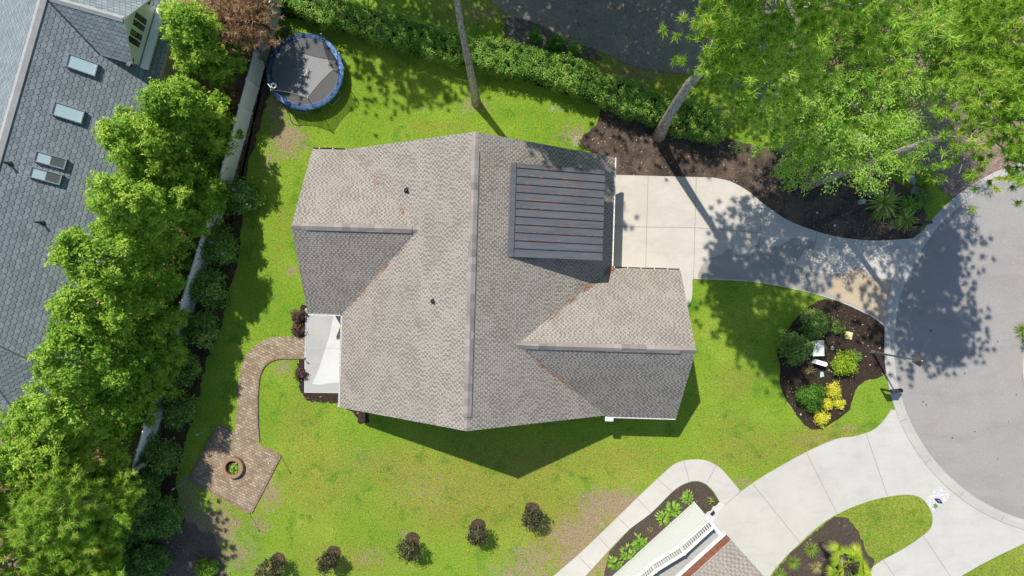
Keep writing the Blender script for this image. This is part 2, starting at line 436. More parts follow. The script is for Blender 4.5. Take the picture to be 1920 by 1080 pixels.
M_brick = paver_mat('red brick', [(0.34, 0.15, 0.08), (0.42, 0.20, 0.11), (0.47, 0.26, 0.16)], 0.2, 0.07)
M_bird = simple('slate grey paint', (0.06, 0.065, 0.075), 0.6)

def mk_bark(name, a, b, s=1.0):
    m = Mat(name, 0.9, 0.15); o = m.map(m.obj(), 0, (1, 1, 0.25))
    f = m.noise(o, 9 * s, 6, 0.75, 0.6)
    c = m.mix(m.ramp(f, [(0.35, 0.0), (0.65, 1.0)]), a, b)
    vo = m.n('ShaderNodeTexVoronoi', {'feature': 'DISTANCE_TO_EDGE'}, Vector=o, Scale=7.0 * s).outputs['Distance']
    c = m.mix(m.ramp(vo, [(0.0, 0.7), (0.12, 0.0)]), c, tuple(k * 0.3 for k in a))
    m.color(c); m.bump(f, 0.9, 0.06)
    return m.m
M_bark = mk_bark('grey pine bark', (0.30, 0.265, 0.235), (0.56, 0.51, 0.465))
M_bark2 = mk_bark('brown bark', (0.16, 0.115, 0.08), (0.30, 0.23, 0.17))
M_twig = mk_bark('pale twigs', (0.40, 0.36, 0.30), (0.58, 0.53, 0.46))

L_arb = leafmat('arborvitae sprays', [(0.0, (0.09, 0.22, 0.02)), (0.5, (0.245, 0.45, 0.042)), (1.0, (0.54, 0.70, 0.10))], .4)
L_pine = leafmat('pine needles', [(0.0, (0.20, 0.38, 0.04)), (0.5, (0.42, 0.65, 0.085)), (0.92, (0.62, 0.78, 0.16)), (1.0, (0.62, 0.58, 0.16))], .5)
L_oak = leafmat('bright small leaves', [(0.0, (0.18, 0.38, 0.035)), (0.5, (0.35, 0.60, 0.08)), (1.0, (0.55, 0.74, 0.17))], .45)
L_hedge = leafmat('hedge leaves', [(0.0, (0.075, 0.20, 0.028)), (0.5, (0.175, 0.36, 0.045)), (1.0, (0.42, 0.56, 0.11))])
L_gard = leafmat('glossy dark leaves', [(0.0, (0.055, 0.145, 0.025)), (0.6, (0.155, 0.30, 0.045)), (1.0, (0.40, 0.52, 0.11))], 0.2, 0.35)
L_cedar = leafmat('dark cedar sprays', [(0.0, (0.05, 0.14, 0.03)), (0.6, (0.12, 0.26, 0.045)), (1.0, (0.27, 0.41, 0.08))], 0.3)
L_dead = leafmat('brown dead needles', [(0.0, (0.16, 0.09, 0.05)), (0.5, (0.36, 0.215, 0.12)), (1.0, (0.58, 0.40, 0.25))], 0.2)
L_lime = leafmat('lime shrub leaves', [(0.0, (0.13, 0.24, 0.014)), (0.5, (0.27, 0.42, 0.022)), (1.0, (0.48, 0.58, 0.04))])
L_mid = leafmat('mid green shrub leaves', [(0.0, (0.075, 0.17, 0.03)), (0.5, (0.18, 0.31, 0.06)), (1.0, (0.36, 0.47, 0.13))])
L_round = leafmat('deep green box leaves', [(0.0, (0.03, 0.12, 0.012)), (0.5, (0.085, 0.23, 0.022)), (1.0, (0.18, 0.35, 0.04))])
L_yel = leafmat('yellow shrub leaves', [(0.0, (0.46, 0.46, 0.02)), (0.5, (0.72, 0.69, 0.05)), (1.0, (0.87, 0.83, 0.16))])
L_plum = leafmat('plum brown leaves', [(0.0, (0.020, 0.026, 0.014)), (0.5, (0.055, 0.052, 0.028)), (1.0, (0.14, 0.12, 0.06))], 0.08)
L_red = leafmat('dark red shrub leaves', [(0.0, (0.035, 0.018, 0.016)), (0.5, (0.095, 0.05, 0.042)), (1.0, (0.18, 0.11, 0.085))], 0.1)
L_hosta = leafmat('hosta leaves', [(0.0, (0.09, 0.22, 0.02)), (0.5, (0.19, 0.38, 0.035)), (1.0, (0.38, 0.55, 0.09))])
L_palm = leafmat('yellow green fronds', [(0.0, (0.16, 0.28, 0.012)), (0.5, (0.30, 0.42, 0.02)), (1.0, (0.52, 0.57, 0.05))])
L_yucca = leafmat('long green blades', [(0.0, (0.09, 0.19, 0.02)), (0.5, (0.27, 0.40, 0.06)), (1.0, (0.62, 0.66, 0.24))])
L_tuft = leafmat('ornamental grass blades', [(0.0, (0.10, 0.19, 0.022)), (0.5, (0.20, 0.31, 0.045)), (1.0, (0.42, 0.44, 0.13))])
L_tan = leafmat('dry tan blades', [(0.0, (0.30, 0.22, 0.10)), (0.5, (0.44, 0.35, 0.18)), (1.0, (0.40, 0.44, 0.14))])
L_petal = leafmat('white petals', [(0.0, (0.80, 0.80, 0.74)), (1.0, (0.86, 0.86, 0.82))], 0.1)

# ------------------------------------------------------------------ the ground
def px_blobs(X, Y, blobs):
    a = np.zeros_like(X)
    for (u, v, ru, rv, s) in blobs:
        cx, cy = (u - 960) / PPM, (540 - v) / PPM
        d = ((X - cx) * PPM / ru) ** 2 + ((Y - cy) * PPM / rv) ** 2
        a = np.maximum(a, s * np.exp(-d * 0.9))
    return a
xs = np.concatenate([[-400, -120], np.arange(-44, 44.01, 0.25), [120, 400]])
ys = np.concatenate([[-400, -120], np.arange(-28, 28.01, 0.25), [120, 400]])
GX, GY = np.meshgrid(xs, ys); nx, ny = len(xs), len(ys)
idx = np.arange(nx * ny).reshape(ny, nx)
GF = np.stack([idx[:-1, :-1], idx[:-1, 1:], idx[1:, 1:], idx[1:, :-1]], -1).reshape(-1, 4)
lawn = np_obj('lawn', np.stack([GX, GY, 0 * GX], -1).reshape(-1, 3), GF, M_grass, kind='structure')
dirt_and_shade = px_blobs(GX, GY, [(540, 262, 42, 40, 0.75), (520, 210, 30, 60, 0.62), (505, 300, 22, 40, 0.5), (1150, 945, 85, 36, 0.8), (1080, 1005, 75, 46, 0.72), (1000, 1050, 70, 44, 0.6), (1090, 1050, 60, 50, 0.8), (1110, 970, 30, 24, 0.9),
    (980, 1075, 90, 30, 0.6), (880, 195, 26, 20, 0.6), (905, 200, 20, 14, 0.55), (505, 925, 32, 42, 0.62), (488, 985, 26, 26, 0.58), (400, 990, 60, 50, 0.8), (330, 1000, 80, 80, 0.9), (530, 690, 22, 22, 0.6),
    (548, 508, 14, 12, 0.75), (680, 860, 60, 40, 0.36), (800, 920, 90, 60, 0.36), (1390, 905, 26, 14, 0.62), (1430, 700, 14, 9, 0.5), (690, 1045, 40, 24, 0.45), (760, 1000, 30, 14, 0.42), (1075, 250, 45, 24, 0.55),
    (620, 150, 12, 9, 0.5), (870, 215, 12, 12, 0.45), (790, 205, 12, 10, 0.4), (1590, 800, 40, 14, 0.42), (1520, 825, 50, 14, 0.4), (500, 1070, 60, 24, 0.5), (410, 930, 24, 70, 0.45), (350, 930, 30, 50, 0.6), (440, 1040, 60, 40, 0.6), (900, 24, 90, 30, .45), (1190, 130, 90, 40, .5), (1350, 215, 60, 40, .4)])  # closing entries put the shade behind the hedge into the dirt tone
dry = 1.5 * px_blobs(GX, GY, [(760, 880, 120, 60, 0.5), (850, 960, 120, 50, 0.5), (1010, 870, 120, 60, 0.5), (1380, 720, 60, 50, 0.4), (560, 800, 60, 80, 0.4), (530, 420, 24, 60, .35), (820, 240, 120, 24, .35), (900, 920, 260, 120, 0.5), (1150, 870, 170, 70, 0.42), (1400, 840, 120, 60, 0.42), (1550, 830, 110, 40, 0.62), (1100, 1000, 120, 80, 0.75), (600, 900, 120, 120, 0.40), (650, 1050, 160, 50, 0.42),
    (1500, 640, 30, 90, 0.3), (1360, 790, 90, 60, 0.3), (760, 150, 140, 60, 0.22), (1680, 960, 110, 60, 0.52), (1840, 1060, 90, 40, 0.5), (520, 480, 40, 60, 0.25), (450, 900, 90, 120, 0.35), (900, 20, 120, 40, 0.45), (1200, 130, 120, 40, 0.6)])
sand = px_blobs(GX, GY, [(1040, 205, 24, 20, 0.55), (1085, 262, 28, 18, 0.62), (1330, 920, 10, 6, 0.3), (1128, 985, 22, 20, 0.45), (1200, 165, 40, 18, 0.42), (560, 275, 40, 26, 0.32)])
for nm, arr in (('dirt_and_shade', dirt_and_shade), ('dry', dry), ('sand', sand)):
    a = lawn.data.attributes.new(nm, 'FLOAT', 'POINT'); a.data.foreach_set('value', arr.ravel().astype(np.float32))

POLYS = {}
def sheet(name, pts, z, mat, z0=-0.05, kind='structure', parent=None):
    POLYS[name] = np.array(pts, float)
    b = MB(); b.prism([W(u, v) for u, v in pts], z0, z, 0)
    return b.build(name, mat, parent, kind=kind)

# cul-de-sac
CC = W(2015, 648); RR = 340 / PPM; RK = 358 / PPM
def circ(c, r, n, a0=0.0, a1=2 * math.pi): return [(c.x + r * math.cos(a0 + (a1 - a0) * i / n), c.y + r * math.sin(a0 + (a1 - a0) * i / n)) for i in range(n)]
b = MB(); b.prism(circ(CC, RR + 0.02, 160), -0.05, 0.03); b.build('road', M_road, kind='structure')
b = MB(); prof = [(RR - 0.02, 0.0), (RR - 0.01, 0.036), (RR + 0.12, 0.05), (RR + 0.2, 0.085), (RK - 0.02, 0.09), (RK, 0.07), (RK, -0.02)]
b.lathe(prof, CC, 200); kerb = b.build('kerb', M_kerb, kind='structure')
b = MB()
for i in range(24):
    a = math.radians(116 + i * 5.6 * 2.6)
    d = Vector((math.cos(a), math.sin(a), 0)); t = Vector((-d.y, d.x, 0))
    for (r0, r1, z0, z1) in ((RR + 0.13, RR + 0.2, 0.056, 0.089), (RR + 0.2, RK - 0.02, 0.089, 0.094)):
        p = CC + d * r0 - t * 0.016; q = CC + d * r1 - t * 0.016
        b.add([(p.x, p.y, z0), (q.x, q.y, z1), (q.x + t.x * .032, q.y + t.y * .032, z1), (p.x + t.x * .032, p.y + t.y * .032, z0)], [(0, 1, 2, 3)])
b.build('kerb_joint', M_joint, kerb, kind='structure')
IC = W(2022, 690); IR = 108 / PPM
b = MB(); b.prism(circ(IC, IR - 0.2, 60), 0.0, 0.1); b.build('island_lawn', M_mulch3, kind='structure')
b = MB(); b.lathe([(IR, 0.0), (IR - 0.02, 0.13), (IR - 0.2, 0.14), (IR - 0.21, 0.05)], IC, 80); b.build('island_kerb', M_conc, kind='structure')
# tar specks and the white paint splash on the road
b = MB(); r_ = random.Random(3)
splash = [(1832, 938), (1836, 944), (1842, 945), (1848, 950), (1843, 951), (1838, 948), (1833, 947), (1830, 944)]
b.prism([W(*p) for p in splash], 0.0, 0.035); sp = b.build('road_paint', simple('spilt white paint', (0.72, 0.72, 0.70), 0.7), kind='structure')
b = MB()
for (u, v, s) in [(1730, 753, 1.8), (1736, 759, 1.6), (1785, 821, 1.7), (1827, 809, 1.2), (1808, 700, 1.7), (1890, 790, 1.0), (1905, 740, 1.3), (1850, 480, 1.2), (1870, 860, 1.2), (1745, 620, 2.2), (1804, 535, 2.0), (1870, 640, 1.2), (1780, 705, 1.2)]:
    c = W(u, v); b.prism([(c.x + s / PPM * r_.uniform(.7, 1.2) * math.cos(a), c.y + s / PPM * r_.uniform(.7, 1.2) * math.sin(a)) for a in np.arange(0, 6.28, 0.8)], 0.0, 0.034)
b.build('road_tar_spot', simple('tar', (0.05, 0.05, 0.05), 0.7), kind='structure')

# drive of the main house
drv = [(1128, 326), (1150, 328)] + catmull([(1335, 333), (1368, 340), (1400, 357), (1435, 385), (1475, 412), (1525, 432), (1575, 445), (1640, 451), (1712, 447)], 5, False) + [(1745, 420), (1690, 520), (1674, 640), (1657, 612)] + \
    catmull([(1640, 597), (1600, 577), (1560, 561), (1500, 545), (1440, 533), (1390, 527), (1300, 523)], 4, False) + [(1298, 525)] + catmull([(1298, 545), (1296, 562), (1289, 573), (1282, 566)], 4, False) + [(1255, 560), (1240, 515), (1128, 512)]
drive = sheet('driveway', drv, 0.05, M_drive)
def strip(bm, pts, w, z):
    for (a, c) in zip(pts[:-1], pts[1:]):
        p, q = W(*a), W(*c); t = (q - p).normalized(); n = Vector((-t.y, t.x, 0)) * w / 2
        bm.add([(p.x + n.x, p.y + n.y, z), (p.x - n.x, p.y - n.y, z), (q.x - n.x, q.y - n.y, z), (q.x + n.x, q.y + n.y, z)], [(0, 1, 2, 3)])
b = MB()
for pts in ([(1215, 330), (1210, 511)], [(1305, 333), (1300, 523)], [(1427, 381), (1420, 530)], [(1531, 434), (1514, 548)], [(1150, 425), (1302, 427)], [(1302, 427), (1422, 436)]):
    strip(b, pts, 0.03, 0.054)
b.build('driveway_joint', M_joint, drive, kind='structure')
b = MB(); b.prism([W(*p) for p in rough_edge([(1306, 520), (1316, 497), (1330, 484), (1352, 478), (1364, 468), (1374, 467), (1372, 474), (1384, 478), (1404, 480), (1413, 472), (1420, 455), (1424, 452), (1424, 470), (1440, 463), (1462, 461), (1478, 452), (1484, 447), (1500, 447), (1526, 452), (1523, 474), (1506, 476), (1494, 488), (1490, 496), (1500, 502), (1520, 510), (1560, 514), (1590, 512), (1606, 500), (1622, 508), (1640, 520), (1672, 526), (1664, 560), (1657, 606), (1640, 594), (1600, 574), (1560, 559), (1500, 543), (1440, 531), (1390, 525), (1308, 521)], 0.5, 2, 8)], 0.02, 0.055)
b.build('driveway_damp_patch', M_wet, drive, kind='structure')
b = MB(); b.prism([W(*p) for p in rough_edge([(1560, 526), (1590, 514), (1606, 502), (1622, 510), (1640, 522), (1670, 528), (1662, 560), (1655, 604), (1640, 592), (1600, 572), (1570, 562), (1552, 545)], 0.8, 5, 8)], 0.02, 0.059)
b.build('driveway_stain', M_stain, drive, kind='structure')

# lower neighbour: forked drive, pavement, beds
kr = [(2015 + 352 * math.cos(math.radians(a)), 648 + 352 * math.sin(math.radians(a))) for a in range(160, 60, -4)]
low = [(1671, 768), (1653, 792), (1633, 808), (1600, 818), (1567, 823), (1510, 848), (1440, 887), (1415, 903), (1389, 921), (1357, 947), (1330, 972), (1330, 1010), (1400, 1100), (1440, 1180), (1640, 1180), (1740, 1125), (1800, 1080), (1840, 1057), (1880, 1037), (1920, 1018), (1990, 1000)]
low_o = catmull(low[:9], 4, False) + low[9:20]
ldrive = sheet('lower_driveway', low_o + kr[::-1][1:], 0.05, M_conc)
b = MB()
for pts in ([(1623, 813), (1663, 930)], [(1511, 848), (1569, 963)], [(1410, 906), (1500, 1018)], [(1730, 1004), (1785, 1086)], [(1655, 1049), (1690, 1100)], [(1389, 921), (1354, 949)]):
    strip(b, pts, 0.03, 0.054)
b.build('driveway_joint', M_joint, ldrive, kind='structure')
so = [(1000, 1112), (1037, 1080), (1087, 1037), (1160, 967), (1200, 928), (1233, 897), (1260, 873), (1280, 864), (1303, 861), (1323, 863), (1343, 872), (1360, 887), (1388, 921)]
si = [(1356, 948), (1348, 938), (1337, 920), (1323, 907), (1310, 902), (1297, 902), (1280, 908), (1260, 922), (1220, 962), (1180, 992), (1143, 1030), (1097, 1080), (1065, 1112)]
walk = sheet('pavement', catmull(so, 3, False) + catmull(si, 3, False), 0.047, M_conc)
b = MB()
for pts in ([(1233, 898), (1259, 921)], [(1282, 864), (1292, 902)], [(1342, 873), (1324, 906)], [(1195, 934), (1220, 961)], [(1158, 969), (1180, 991)], [(1121, 1005), (1143, 1029)], [(1083, 1041), (1108, 1067)]):
    strip(b, pts, 0.03, 0.051)
b.build('pavement_joint', M_joint, walk, kind='structure')
sheet('porch_mulch', [(1137, 1120), (1133, 1075), (1143, 1034), (1180, 993), (1220, 963), (1260, 923), (1280, 909), (1297, 903), (1310, 903), (1323, 908), (1336, 921), (1347, 939), (1353, 946), (1325, 974), (1320, 1000), (1200, 1110)], 0.03, M_mulch3)
sheet('white_gravel', rough_edge([(1352, 940), (1358, 946), (1345, 962), (1334, 980), (1318, 972), (1322, 964), (1338, 951)], 1.2, 4, 4), 0.06, M_gravelw)
isl = catmull([(1420, 1130), (1443, 1080), (1473, 1043), (1500, 1017), (1533, 987), (1570, 963), (1617, 943), (1663, 931), (1703, 927), (1727, 934), (1740, 950), (1747, 967), (1745, 987), (1730, 1003), (1690, 1030), (1653, 1050), (1632, 1070), (1620, 1130)], 4)
sheet('driveway_island', isl, 0.062, M_grassd)
sheet('island_mulch', rough_edge([(1432, 1128), (1446, 1080), (1476, 1043), (1502, 1018), (1535, 989), (1566, 967), (1590, 972), (1606, 992), (1616, 1014), (1622, 1034), (1640, 1052), (1630, 1075), (1615, 1125)], 1.1, 7, 6), 0.068, M_mulch3)
sheet('corner_lawn', [(1740, 1130), (1805, 1080), (1843, 1058), (1882, 1038), (1922, 1019), (2000, 985), (2040, 1130)], 0.055, M_grassd)
sheet('white_gravel_square', rough_edge([(1733, 938), (1761, 911), (1782, 930), (1748, 960)], 0.9, 6, 4), 0.075, M_gravelw)

# beds, patio, paths of the main house
sheet('front_mulch', rough_edge(catmull([(1535, 563), (1560, 562), (1600, 578), (1640, 598), (1656, 613), (1659, 650), (1660, 700), (1622, 714), (1604, 732), (1593, 766), (1570, 786), (1540, 804), (1515, 801), (1495, 780), (1475, 750), (1462, 720), (1463, 690), (1458, 660), (1475, 620), (1502, 588)], 4), 0.6, 8, 6), 0.03, M_mulch)
sheet('side_mulch', rough_edge([(1132, 186), (1200, 205), (1300, 240), (1400, 270), (1500, 295), (1600, 312), (1660, 330), (1700, 352), (1728, 384), (1738, 405), (1724, 436), (1710, 448), (1640, 454), (1575, 448), (1525, 435), (1475, 415), (1435, 388), (1400, 360), (1368, 343), (1335, 336), (1130, 330), (1125, 290), (1098, 282), (1085, 262), (1118, 235)], 1.0, 9, 6), 0.024, M_mulch2)
sheet('hedge_gap_shade', rough_edge(catmull([(520, 30), (600, 45), (700, 70), (800, 100), (900, 132), (1000, 158), (1140, 205)], 3, False) + [(1140, 150), (1000, 110), (900, 80), (800, 50), (700, 20), (600, 0), (520, -20)], 1.0, 10, 6), 0.014, M_mulch)  # dark strip, painted-in shade of the gap below the hedge
slab = sheet('patio', [(573, 578), (660, 578), (655, 737), (571, 736)], 0.06, M_patio)
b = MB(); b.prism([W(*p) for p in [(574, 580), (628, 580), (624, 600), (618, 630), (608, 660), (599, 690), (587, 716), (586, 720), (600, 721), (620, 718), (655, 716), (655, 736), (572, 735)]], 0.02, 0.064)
b.build('patio_grey_area', M_patio2, slab, kind='structure')  # greyer tone on the left and lower part of the slab
b = MB(); strip(b, [(573, 652), (655, 653)], 0.025, 0.068); b.build('patio_joint', M_conc, slab, kind='structure')
sheet('wall_mulch', rough_edge([(566, 572), (580, 572), (576, 634), (553, 634), (557, 610)], 1.0, 11, 5), 0.02, M_mulch)
sheet('patio_mulch', rough_edge([(561, 671), (574, 671), (573, 734), (640, 734), (660, 745), (690, 765), (692, 792), (676, 795), (664, 775), (637, 757), (600, 754), (575, 752), (563, 735), (557, 700)], 1.2, 12, 5), 0.018, M_mulch)
po = [(574, 632), (530, 631), (507, 634), (486, 643), (466, 660), (454, 685), (447, 720), (445, 760), (441, 815)]
pi = [(486, 828), (484, 800), (483, 765), (484, 730), (488, 702), (498, 684), (512, 675), (532, 671), (574, 672)]
sheet('paver_path', catmull(po, 4, False) + catmull(pi, 4, False), 0.05, M_paver)
sheet('paver_terrace', [(412, 797), (527, 852), (471, 960), (357, 897)], 0.055, M_paver)
b = MB()
def edge_course(pts, w, z0, z1):
    for a, c in zip(pts[:-1], pts[1:]):
        p, q = W(*a), W(*c); t = (q - p).normalized(); n = Vector((-t.y, t.x, 0)) * w / 2
        b.prism([(p + n).to_2d(), (q + n).to_2d(), (q - n).to_2d(), (p - n).to_2d()], z0, z1)
edge_course([(527, 853), (471.5, 961)], 0.13, 0, 0.075); edge_course([(470, 961), (356, 898)], 0.13, 0, 0.07); edge_course([(356, 896.5), (411.5, 796)], 0.13, 0, 0.07)
edge_course(catmull(pi, 3, False), 0.10, 0, 0.10)
b.build('paver_edging', M_paver2, kind='structure')

# neighbour strip beyond the white fence, lane at the top
sheet('pine_straw_strip', rough_edge([(540, -60), (530, 10), (500, 130), (455, 290), (415, 425), (370, 570), (320, 730), (270, 905), (262, 960), (200, 1110), (-60, 1110), (-60, -60)], 1.2, 13, 8), 0.008, M_straw)
sheet('bare_mulch', rough_edge(catmull([(345, 975), (372, 990), (400, 1005), (415, 1040), (420, 1115), (270, 1115), (290, 1040), (310, 1000)], 4), 3.2, 21, 5), 0.016, mulch_mat('dry grey mulch', (0.07, 0.058, 0.048), (0.17, 0.145, 0.12), (0.42, 0.36, 0.30), (0.24, 0.18, 0.13)))
sheet('fence_bed', rough_edge([(500, 118), (508, 160), (490, 230), (468, 300), (456, 370), (452, 430), (448, 490), (424, 560), (415, 610), (388, 670), (374, 740), (345, 840), (330, 900), (335, 940), (350, 990), (400, 1010), (420, 1110), (190, 1110), (262, 930), (320, 730), (370, 570), (415, 425), (455, 290)], 2.0, 14, 8), 0.012, mulch_mat('shaded bark and litter', (0.022, 0.02, 0.012), (0.075, 0.062, 0.038), (0.30, 0.22, 0.15), (0.12, 0.085, 0.04)))
sheet('neighbour_paving', [(-80, 740), (30, 762), (10, 840), (-80, 860)], 0.03, concrete('warm paving', (0.5, 0.42, 0.34), (0.62, 0.54, 0.46)))
sheet('neighbour_terrace', [(290, 60), (372, 90), (345, 170), (270, 140)], 0.03, concrete('sandy paving', (0.36, 0.32, 0.25), (0.44, 0.40, 0.32)))
lane = catmull([(880, -40), (930, 10), (962, 32), (1012, 46), (1062, 78), (1112, 92), (1200, 128), (1300, 142), (1400, 178)], 3, False)
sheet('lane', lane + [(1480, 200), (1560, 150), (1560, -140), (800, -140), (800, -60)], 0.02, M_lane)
sheet('lane_apron', [(1480, 200), (1560, 235), (1650, 265), (1718, 300), (1745, 330), (1768, 358), (1790, 372), (1900, 318), (1930, 310), (1960, 100), (1700, -140), (1555, -140), (1555, 150)], 0.026, M_paver2)
sheet('lane_gravel', rough_edge([(945, 34), (962, 32), (1012, 46), (1062, 78), (1112, 92), (1130, 112), (1090, 112), (1040, 96), (985, 84), (948, 76)], 1.2, 15, 5), 0.03, M_gravel)

# ------------------------------------------------------------------ the main house
TH = math.radians(-1.7); CT, ST = math.cos(TH), math.sin(TH)
def HL(x, y, z): return Vector((x * CT - y * ST, x * ST + y * CT, z))
RX, RZ, EZ, PM = -1.98, 8.3, 3.0, 0.707
LX, RXE = -9.48, 5.55
YT, YB = 7.50, -6.98
house = thing('brick_house', 'large house in the middle with brown-grey shingled gables and one dark metal dormer roof', 'house', HL(-2, 0, 0))
house.name = 'house'
b = MB()
b.slab([HL(RX, YT, RZ), HL(RX, YB, RZ), HL(LX, YB, EZ), HL(LX, YT, EZ)], 0.2)
b.slab([HL(RX, YT, RZ), HL(RX, YB, RZ), HL(RXE, YB, EZ - .02), HL(RXE, YT, EZ - .02)], 0.2)
WY, WZ, WX, WT, WB = 2.86, 6.26, -11.42, 7.47, -1.75
xi = RX - (RZ - WZ) / PM
b.slab([HL(WX, WY, WZ), HL(WX, WT, EZ), HL(LX, WT, EZ), HL(xi, WY, WZ)], 0.2)
b.slab([HL(WX, WY, WZ), HL(WX, WB, EZ), HL(LX, WB, EZ), HL(xi, WY, WZ)], 0.2)
VY, VZ, VX, VT, VB = -2.88, 6.7, 9.42, 1.27, -7.03
xj = RX + (RZ - VZ) / PM
b.slab([HL(VX, VY, VZ), HL(VX, VT, EZ), HL(RXE, VT, EZ), HL(xj, VY, VZ)], 0.2)
b.slab([HL(VX, VY, VZ), HL(VX, VB, EZ), HL(RXE, VB, EZ), HL(xj, VY, VZ)], 0.2)
roof = b.build('roof', [M_sh, M_white], house)
def gable_prism(bm, fn, y0, y1, xc, half, ze, zr, mi=0):
    """house body with a gable profile; fn maps (across, along, z) to world"""
    pr = [(-half, 0), (half, 0), (half, ze), (0, zr), (-half, ze)]
    P = [fn(xc + a, y, z) for y in (y0, y1) for a, z in pr]
    bm.add(P, [(4, 3, 2, 1, 0), (5, 6, 7, 8, 9)] + [(i, (i + 1) % 5, 5 + (i + 1) % 5, 5 + i) for i in range(5)], mi)
b = MB()
gable_prism(b, lambda a, y, z: HL(a, y, z), YB + 0.4, YT - 0.35, (LX + RXE) / 2, 7.1, 2.95, 7.9)
gable_prism(b, lambda a, x, z: HL(x, a, z), WX + 0.4, -4, WY, 4.2, 2.95, 5.9)
gable_prism(b, lambda a, x, z: HL(x, a, z), 2, VX - 0.4, VY, 3.75, 2.95, 6.3)
b.build('wall', M_cream, house)
def ridge_vent(y0, y1, pt, pitch, w=0.20, t=0.085):
    bm = MB(); A, C = pt(y0), pt(y1); d = (C - A).normalized(); n = Vector((-d.y, d.x, 0))
    for s in (1, -1):
        q = [A, C, C + n * s * w - Vector((0, 0, w * pitch)), A + n * s * w - Vector((0, 0, w * pitch))]
        up = Vector((0, 0, t))
        bm.slab([p + up for p in q], t + 0.01, 0, 1)
    return bm
M_ridgecap = Mat('ridge vent cap', 0.9, 0.2)
_o = M_ridgecap.obj(); _n = M_ridgecap.n('ShaderNodeTexBrick', {'offset': 0.0}, Vector=_o, Color1=(0.33, 0.295, 0.28), Color2=(0.20, 0.178, 0.168), Mortar=(0.2, 0.18, 0.17), Scale=1.0, Mortar_Size=0.006, Brick_Width=0.42, Row_Height=0.36)
M_ridgecap.color(_n.outputs['Color']); M_ridgecap = M_ridgecap.m
ridge_vent(6.6, -6.3, lambda y: HL(RX, y, RZ), PM).build('ridge_vent', [M_ridgecap, M_black], house)
ridge_vent(WX + 0.75, xi - 0.35, lambda x: HL(x, WY, WZ), PM).build('ridge_vent', [M_ridgecap, M_black], house)
ridge_vent(xj + 0.5, VX - 0.75, lambda x: HL(x, VY, VZ), 0.89).build('ridge_vent', [M_ridgecap, M_black], house)
for (y0, y1, f, p) in ((6.6, YT, lambda y: HL(RX, y, RZ), PM), (YB, -6.3, lambda y: HL(RX, y, RZ), PM), (WX, WX + .75, lambda x: HL(x, WY, WZ), PM), (xi - .35, xi + .05, lambda x: HL(x, WY, WZ), PM), (xj - .05, xj + .5, lambda x: HL(x, VY, VZ), .89), (VX - .75, VX, lambda x: HL(x, VY, VZ), .89)):
    ridge_vent(y0, y1, f, p, 0.15, 0.018).build('ridge_cap', [M_ridgecap, M_ridgecap], house)
# gutters along the eaves
for (x0, y0, x1, y1, dz, mat) in ((RXE + .06, VT + .1, RXE + .06, YT, -.06, M_white), (LX - .06, YB, LX - .06, WB - .1, -.06, M_white), (LX - .1, WB - .06, WX, WB - .06, -.06, M_white), (LX, WT + .06, WX, WT + .06, -.06, M_dark), (RXE + .1, VT + .06, VX, VT + .06, -.06, M_dark), (RXE - .1, VB - .06, VX, VB - .06, -.06, M_white)):
    g = MB(); p, q = HL(x0, y0, EZ + dz), HL(x1, y1, EZ + dz); d = (q - p).normalized(); n = Vector((-d.y, d.x, 0))
    g.obox(p - n * .035 - Vector((0, 0, .1)), q - p, n * .07, (0, 0, .012))
    for s in (-.035, .03): g.obox(p + n * s - Vector((0, 0, .1)), q - p, n * .006, (0, 0, .1))
    L = (q - p).length
    for k in range(int(L / 0.75) + 1):
        c = p + d * min(L - .03, 0.05 + k * 0.75); g.obox(c - n * .04 - Vector((0, 0, .004)), d * .03, n * .08, (0, 0, .012), 1)
    g.build('gutter', [mat, M_white], house)
# shed dormer with a standing seam metal roof
DX0, DX1, DY0, DY1, DZ0, DZ1 = -0.22, 4.66, 1.57, 6.28, 7.10, 5.75
dsl = (DZ1 - DZ0) / (DX1 - DX0)
def dz(x): return DZ0 + (x - DX0) * dsl
M_metal = Mat('slate blue metal roof', 0.42, 0.5); _o = M_metal.obj()
M_metal.color(M_metal.mix(M_metal.ramp(M_metal.noise(M_metal.map(_o, 0.03, (0.5, 4, 1)), 1.2, 6, 0.7), [(0.3, 0.0), (0.75, 1.0)]), (0.10, 0.105, 0.12), (0.165, 0.168, 0.182))); M_metal.b.inputs['Metallic'].default_value = 0.25; M_metal = M_metal.m
b = MB(); b.slab([HL(DX0, DY0, DZ0), HL(DX1, DY0, DZ1), HL(DX1, DY1, DZ1), HL(DX0, DY1, DZ0)], 0.15)
droof = b.build('dormer_roof', [M_metal, M_dark], house)
def slope_bar(bm, x0, x1, y, w, t):
    bm.slab([HL(x0, y - w / 2, dz(x0) + t), HL(x1, y - w / 2, dz(x1) + t), HL(x1, y + w / 2, dz(x1) + t), HL(x0, y + w / 2, dz(x0) + t)], t + .004, 0, 0)
ns = 11
seams = [DY0 + 0.42 + (DY1 - DY0 - 0.66) * i / (ns - 1) for i in range(ns)]
for y in seams:
    b = MB(); slope_bar(b, DX0 + .26, DX1, y, 0.03, 0.05); b.build('seam', M_dark, droof)
b = MB(); slope_bar(b, DX0 - .03, DX0 + .25, (DY0 + DY1) / 2, DY1 - DY0, 0.028); b.build('flashing', M_metal, droof)
b = MB(); slope_bar(b, DX0 + .25, DX0 + .27, (DY0 + DY1) / 2, DY1 - DY0, 0.045); b.build('flashing_lip', M_dark, droof)
b = MB(); zf = lambda x: RZ - PM * (x - RX)
P = []
for y in (DY0 + .25, DY1 - .25):
    P += [HL(DX0 + .3, y, zf(DX0 + .3) - .1), HL(DX1 - .3, y, zf(DX1 - .3) - .1), HL(DX1 - .3, y, dz(DX1 - .3) - .08), HL(DX0 + .3, y, dz(DX0 + .3) - .08)]
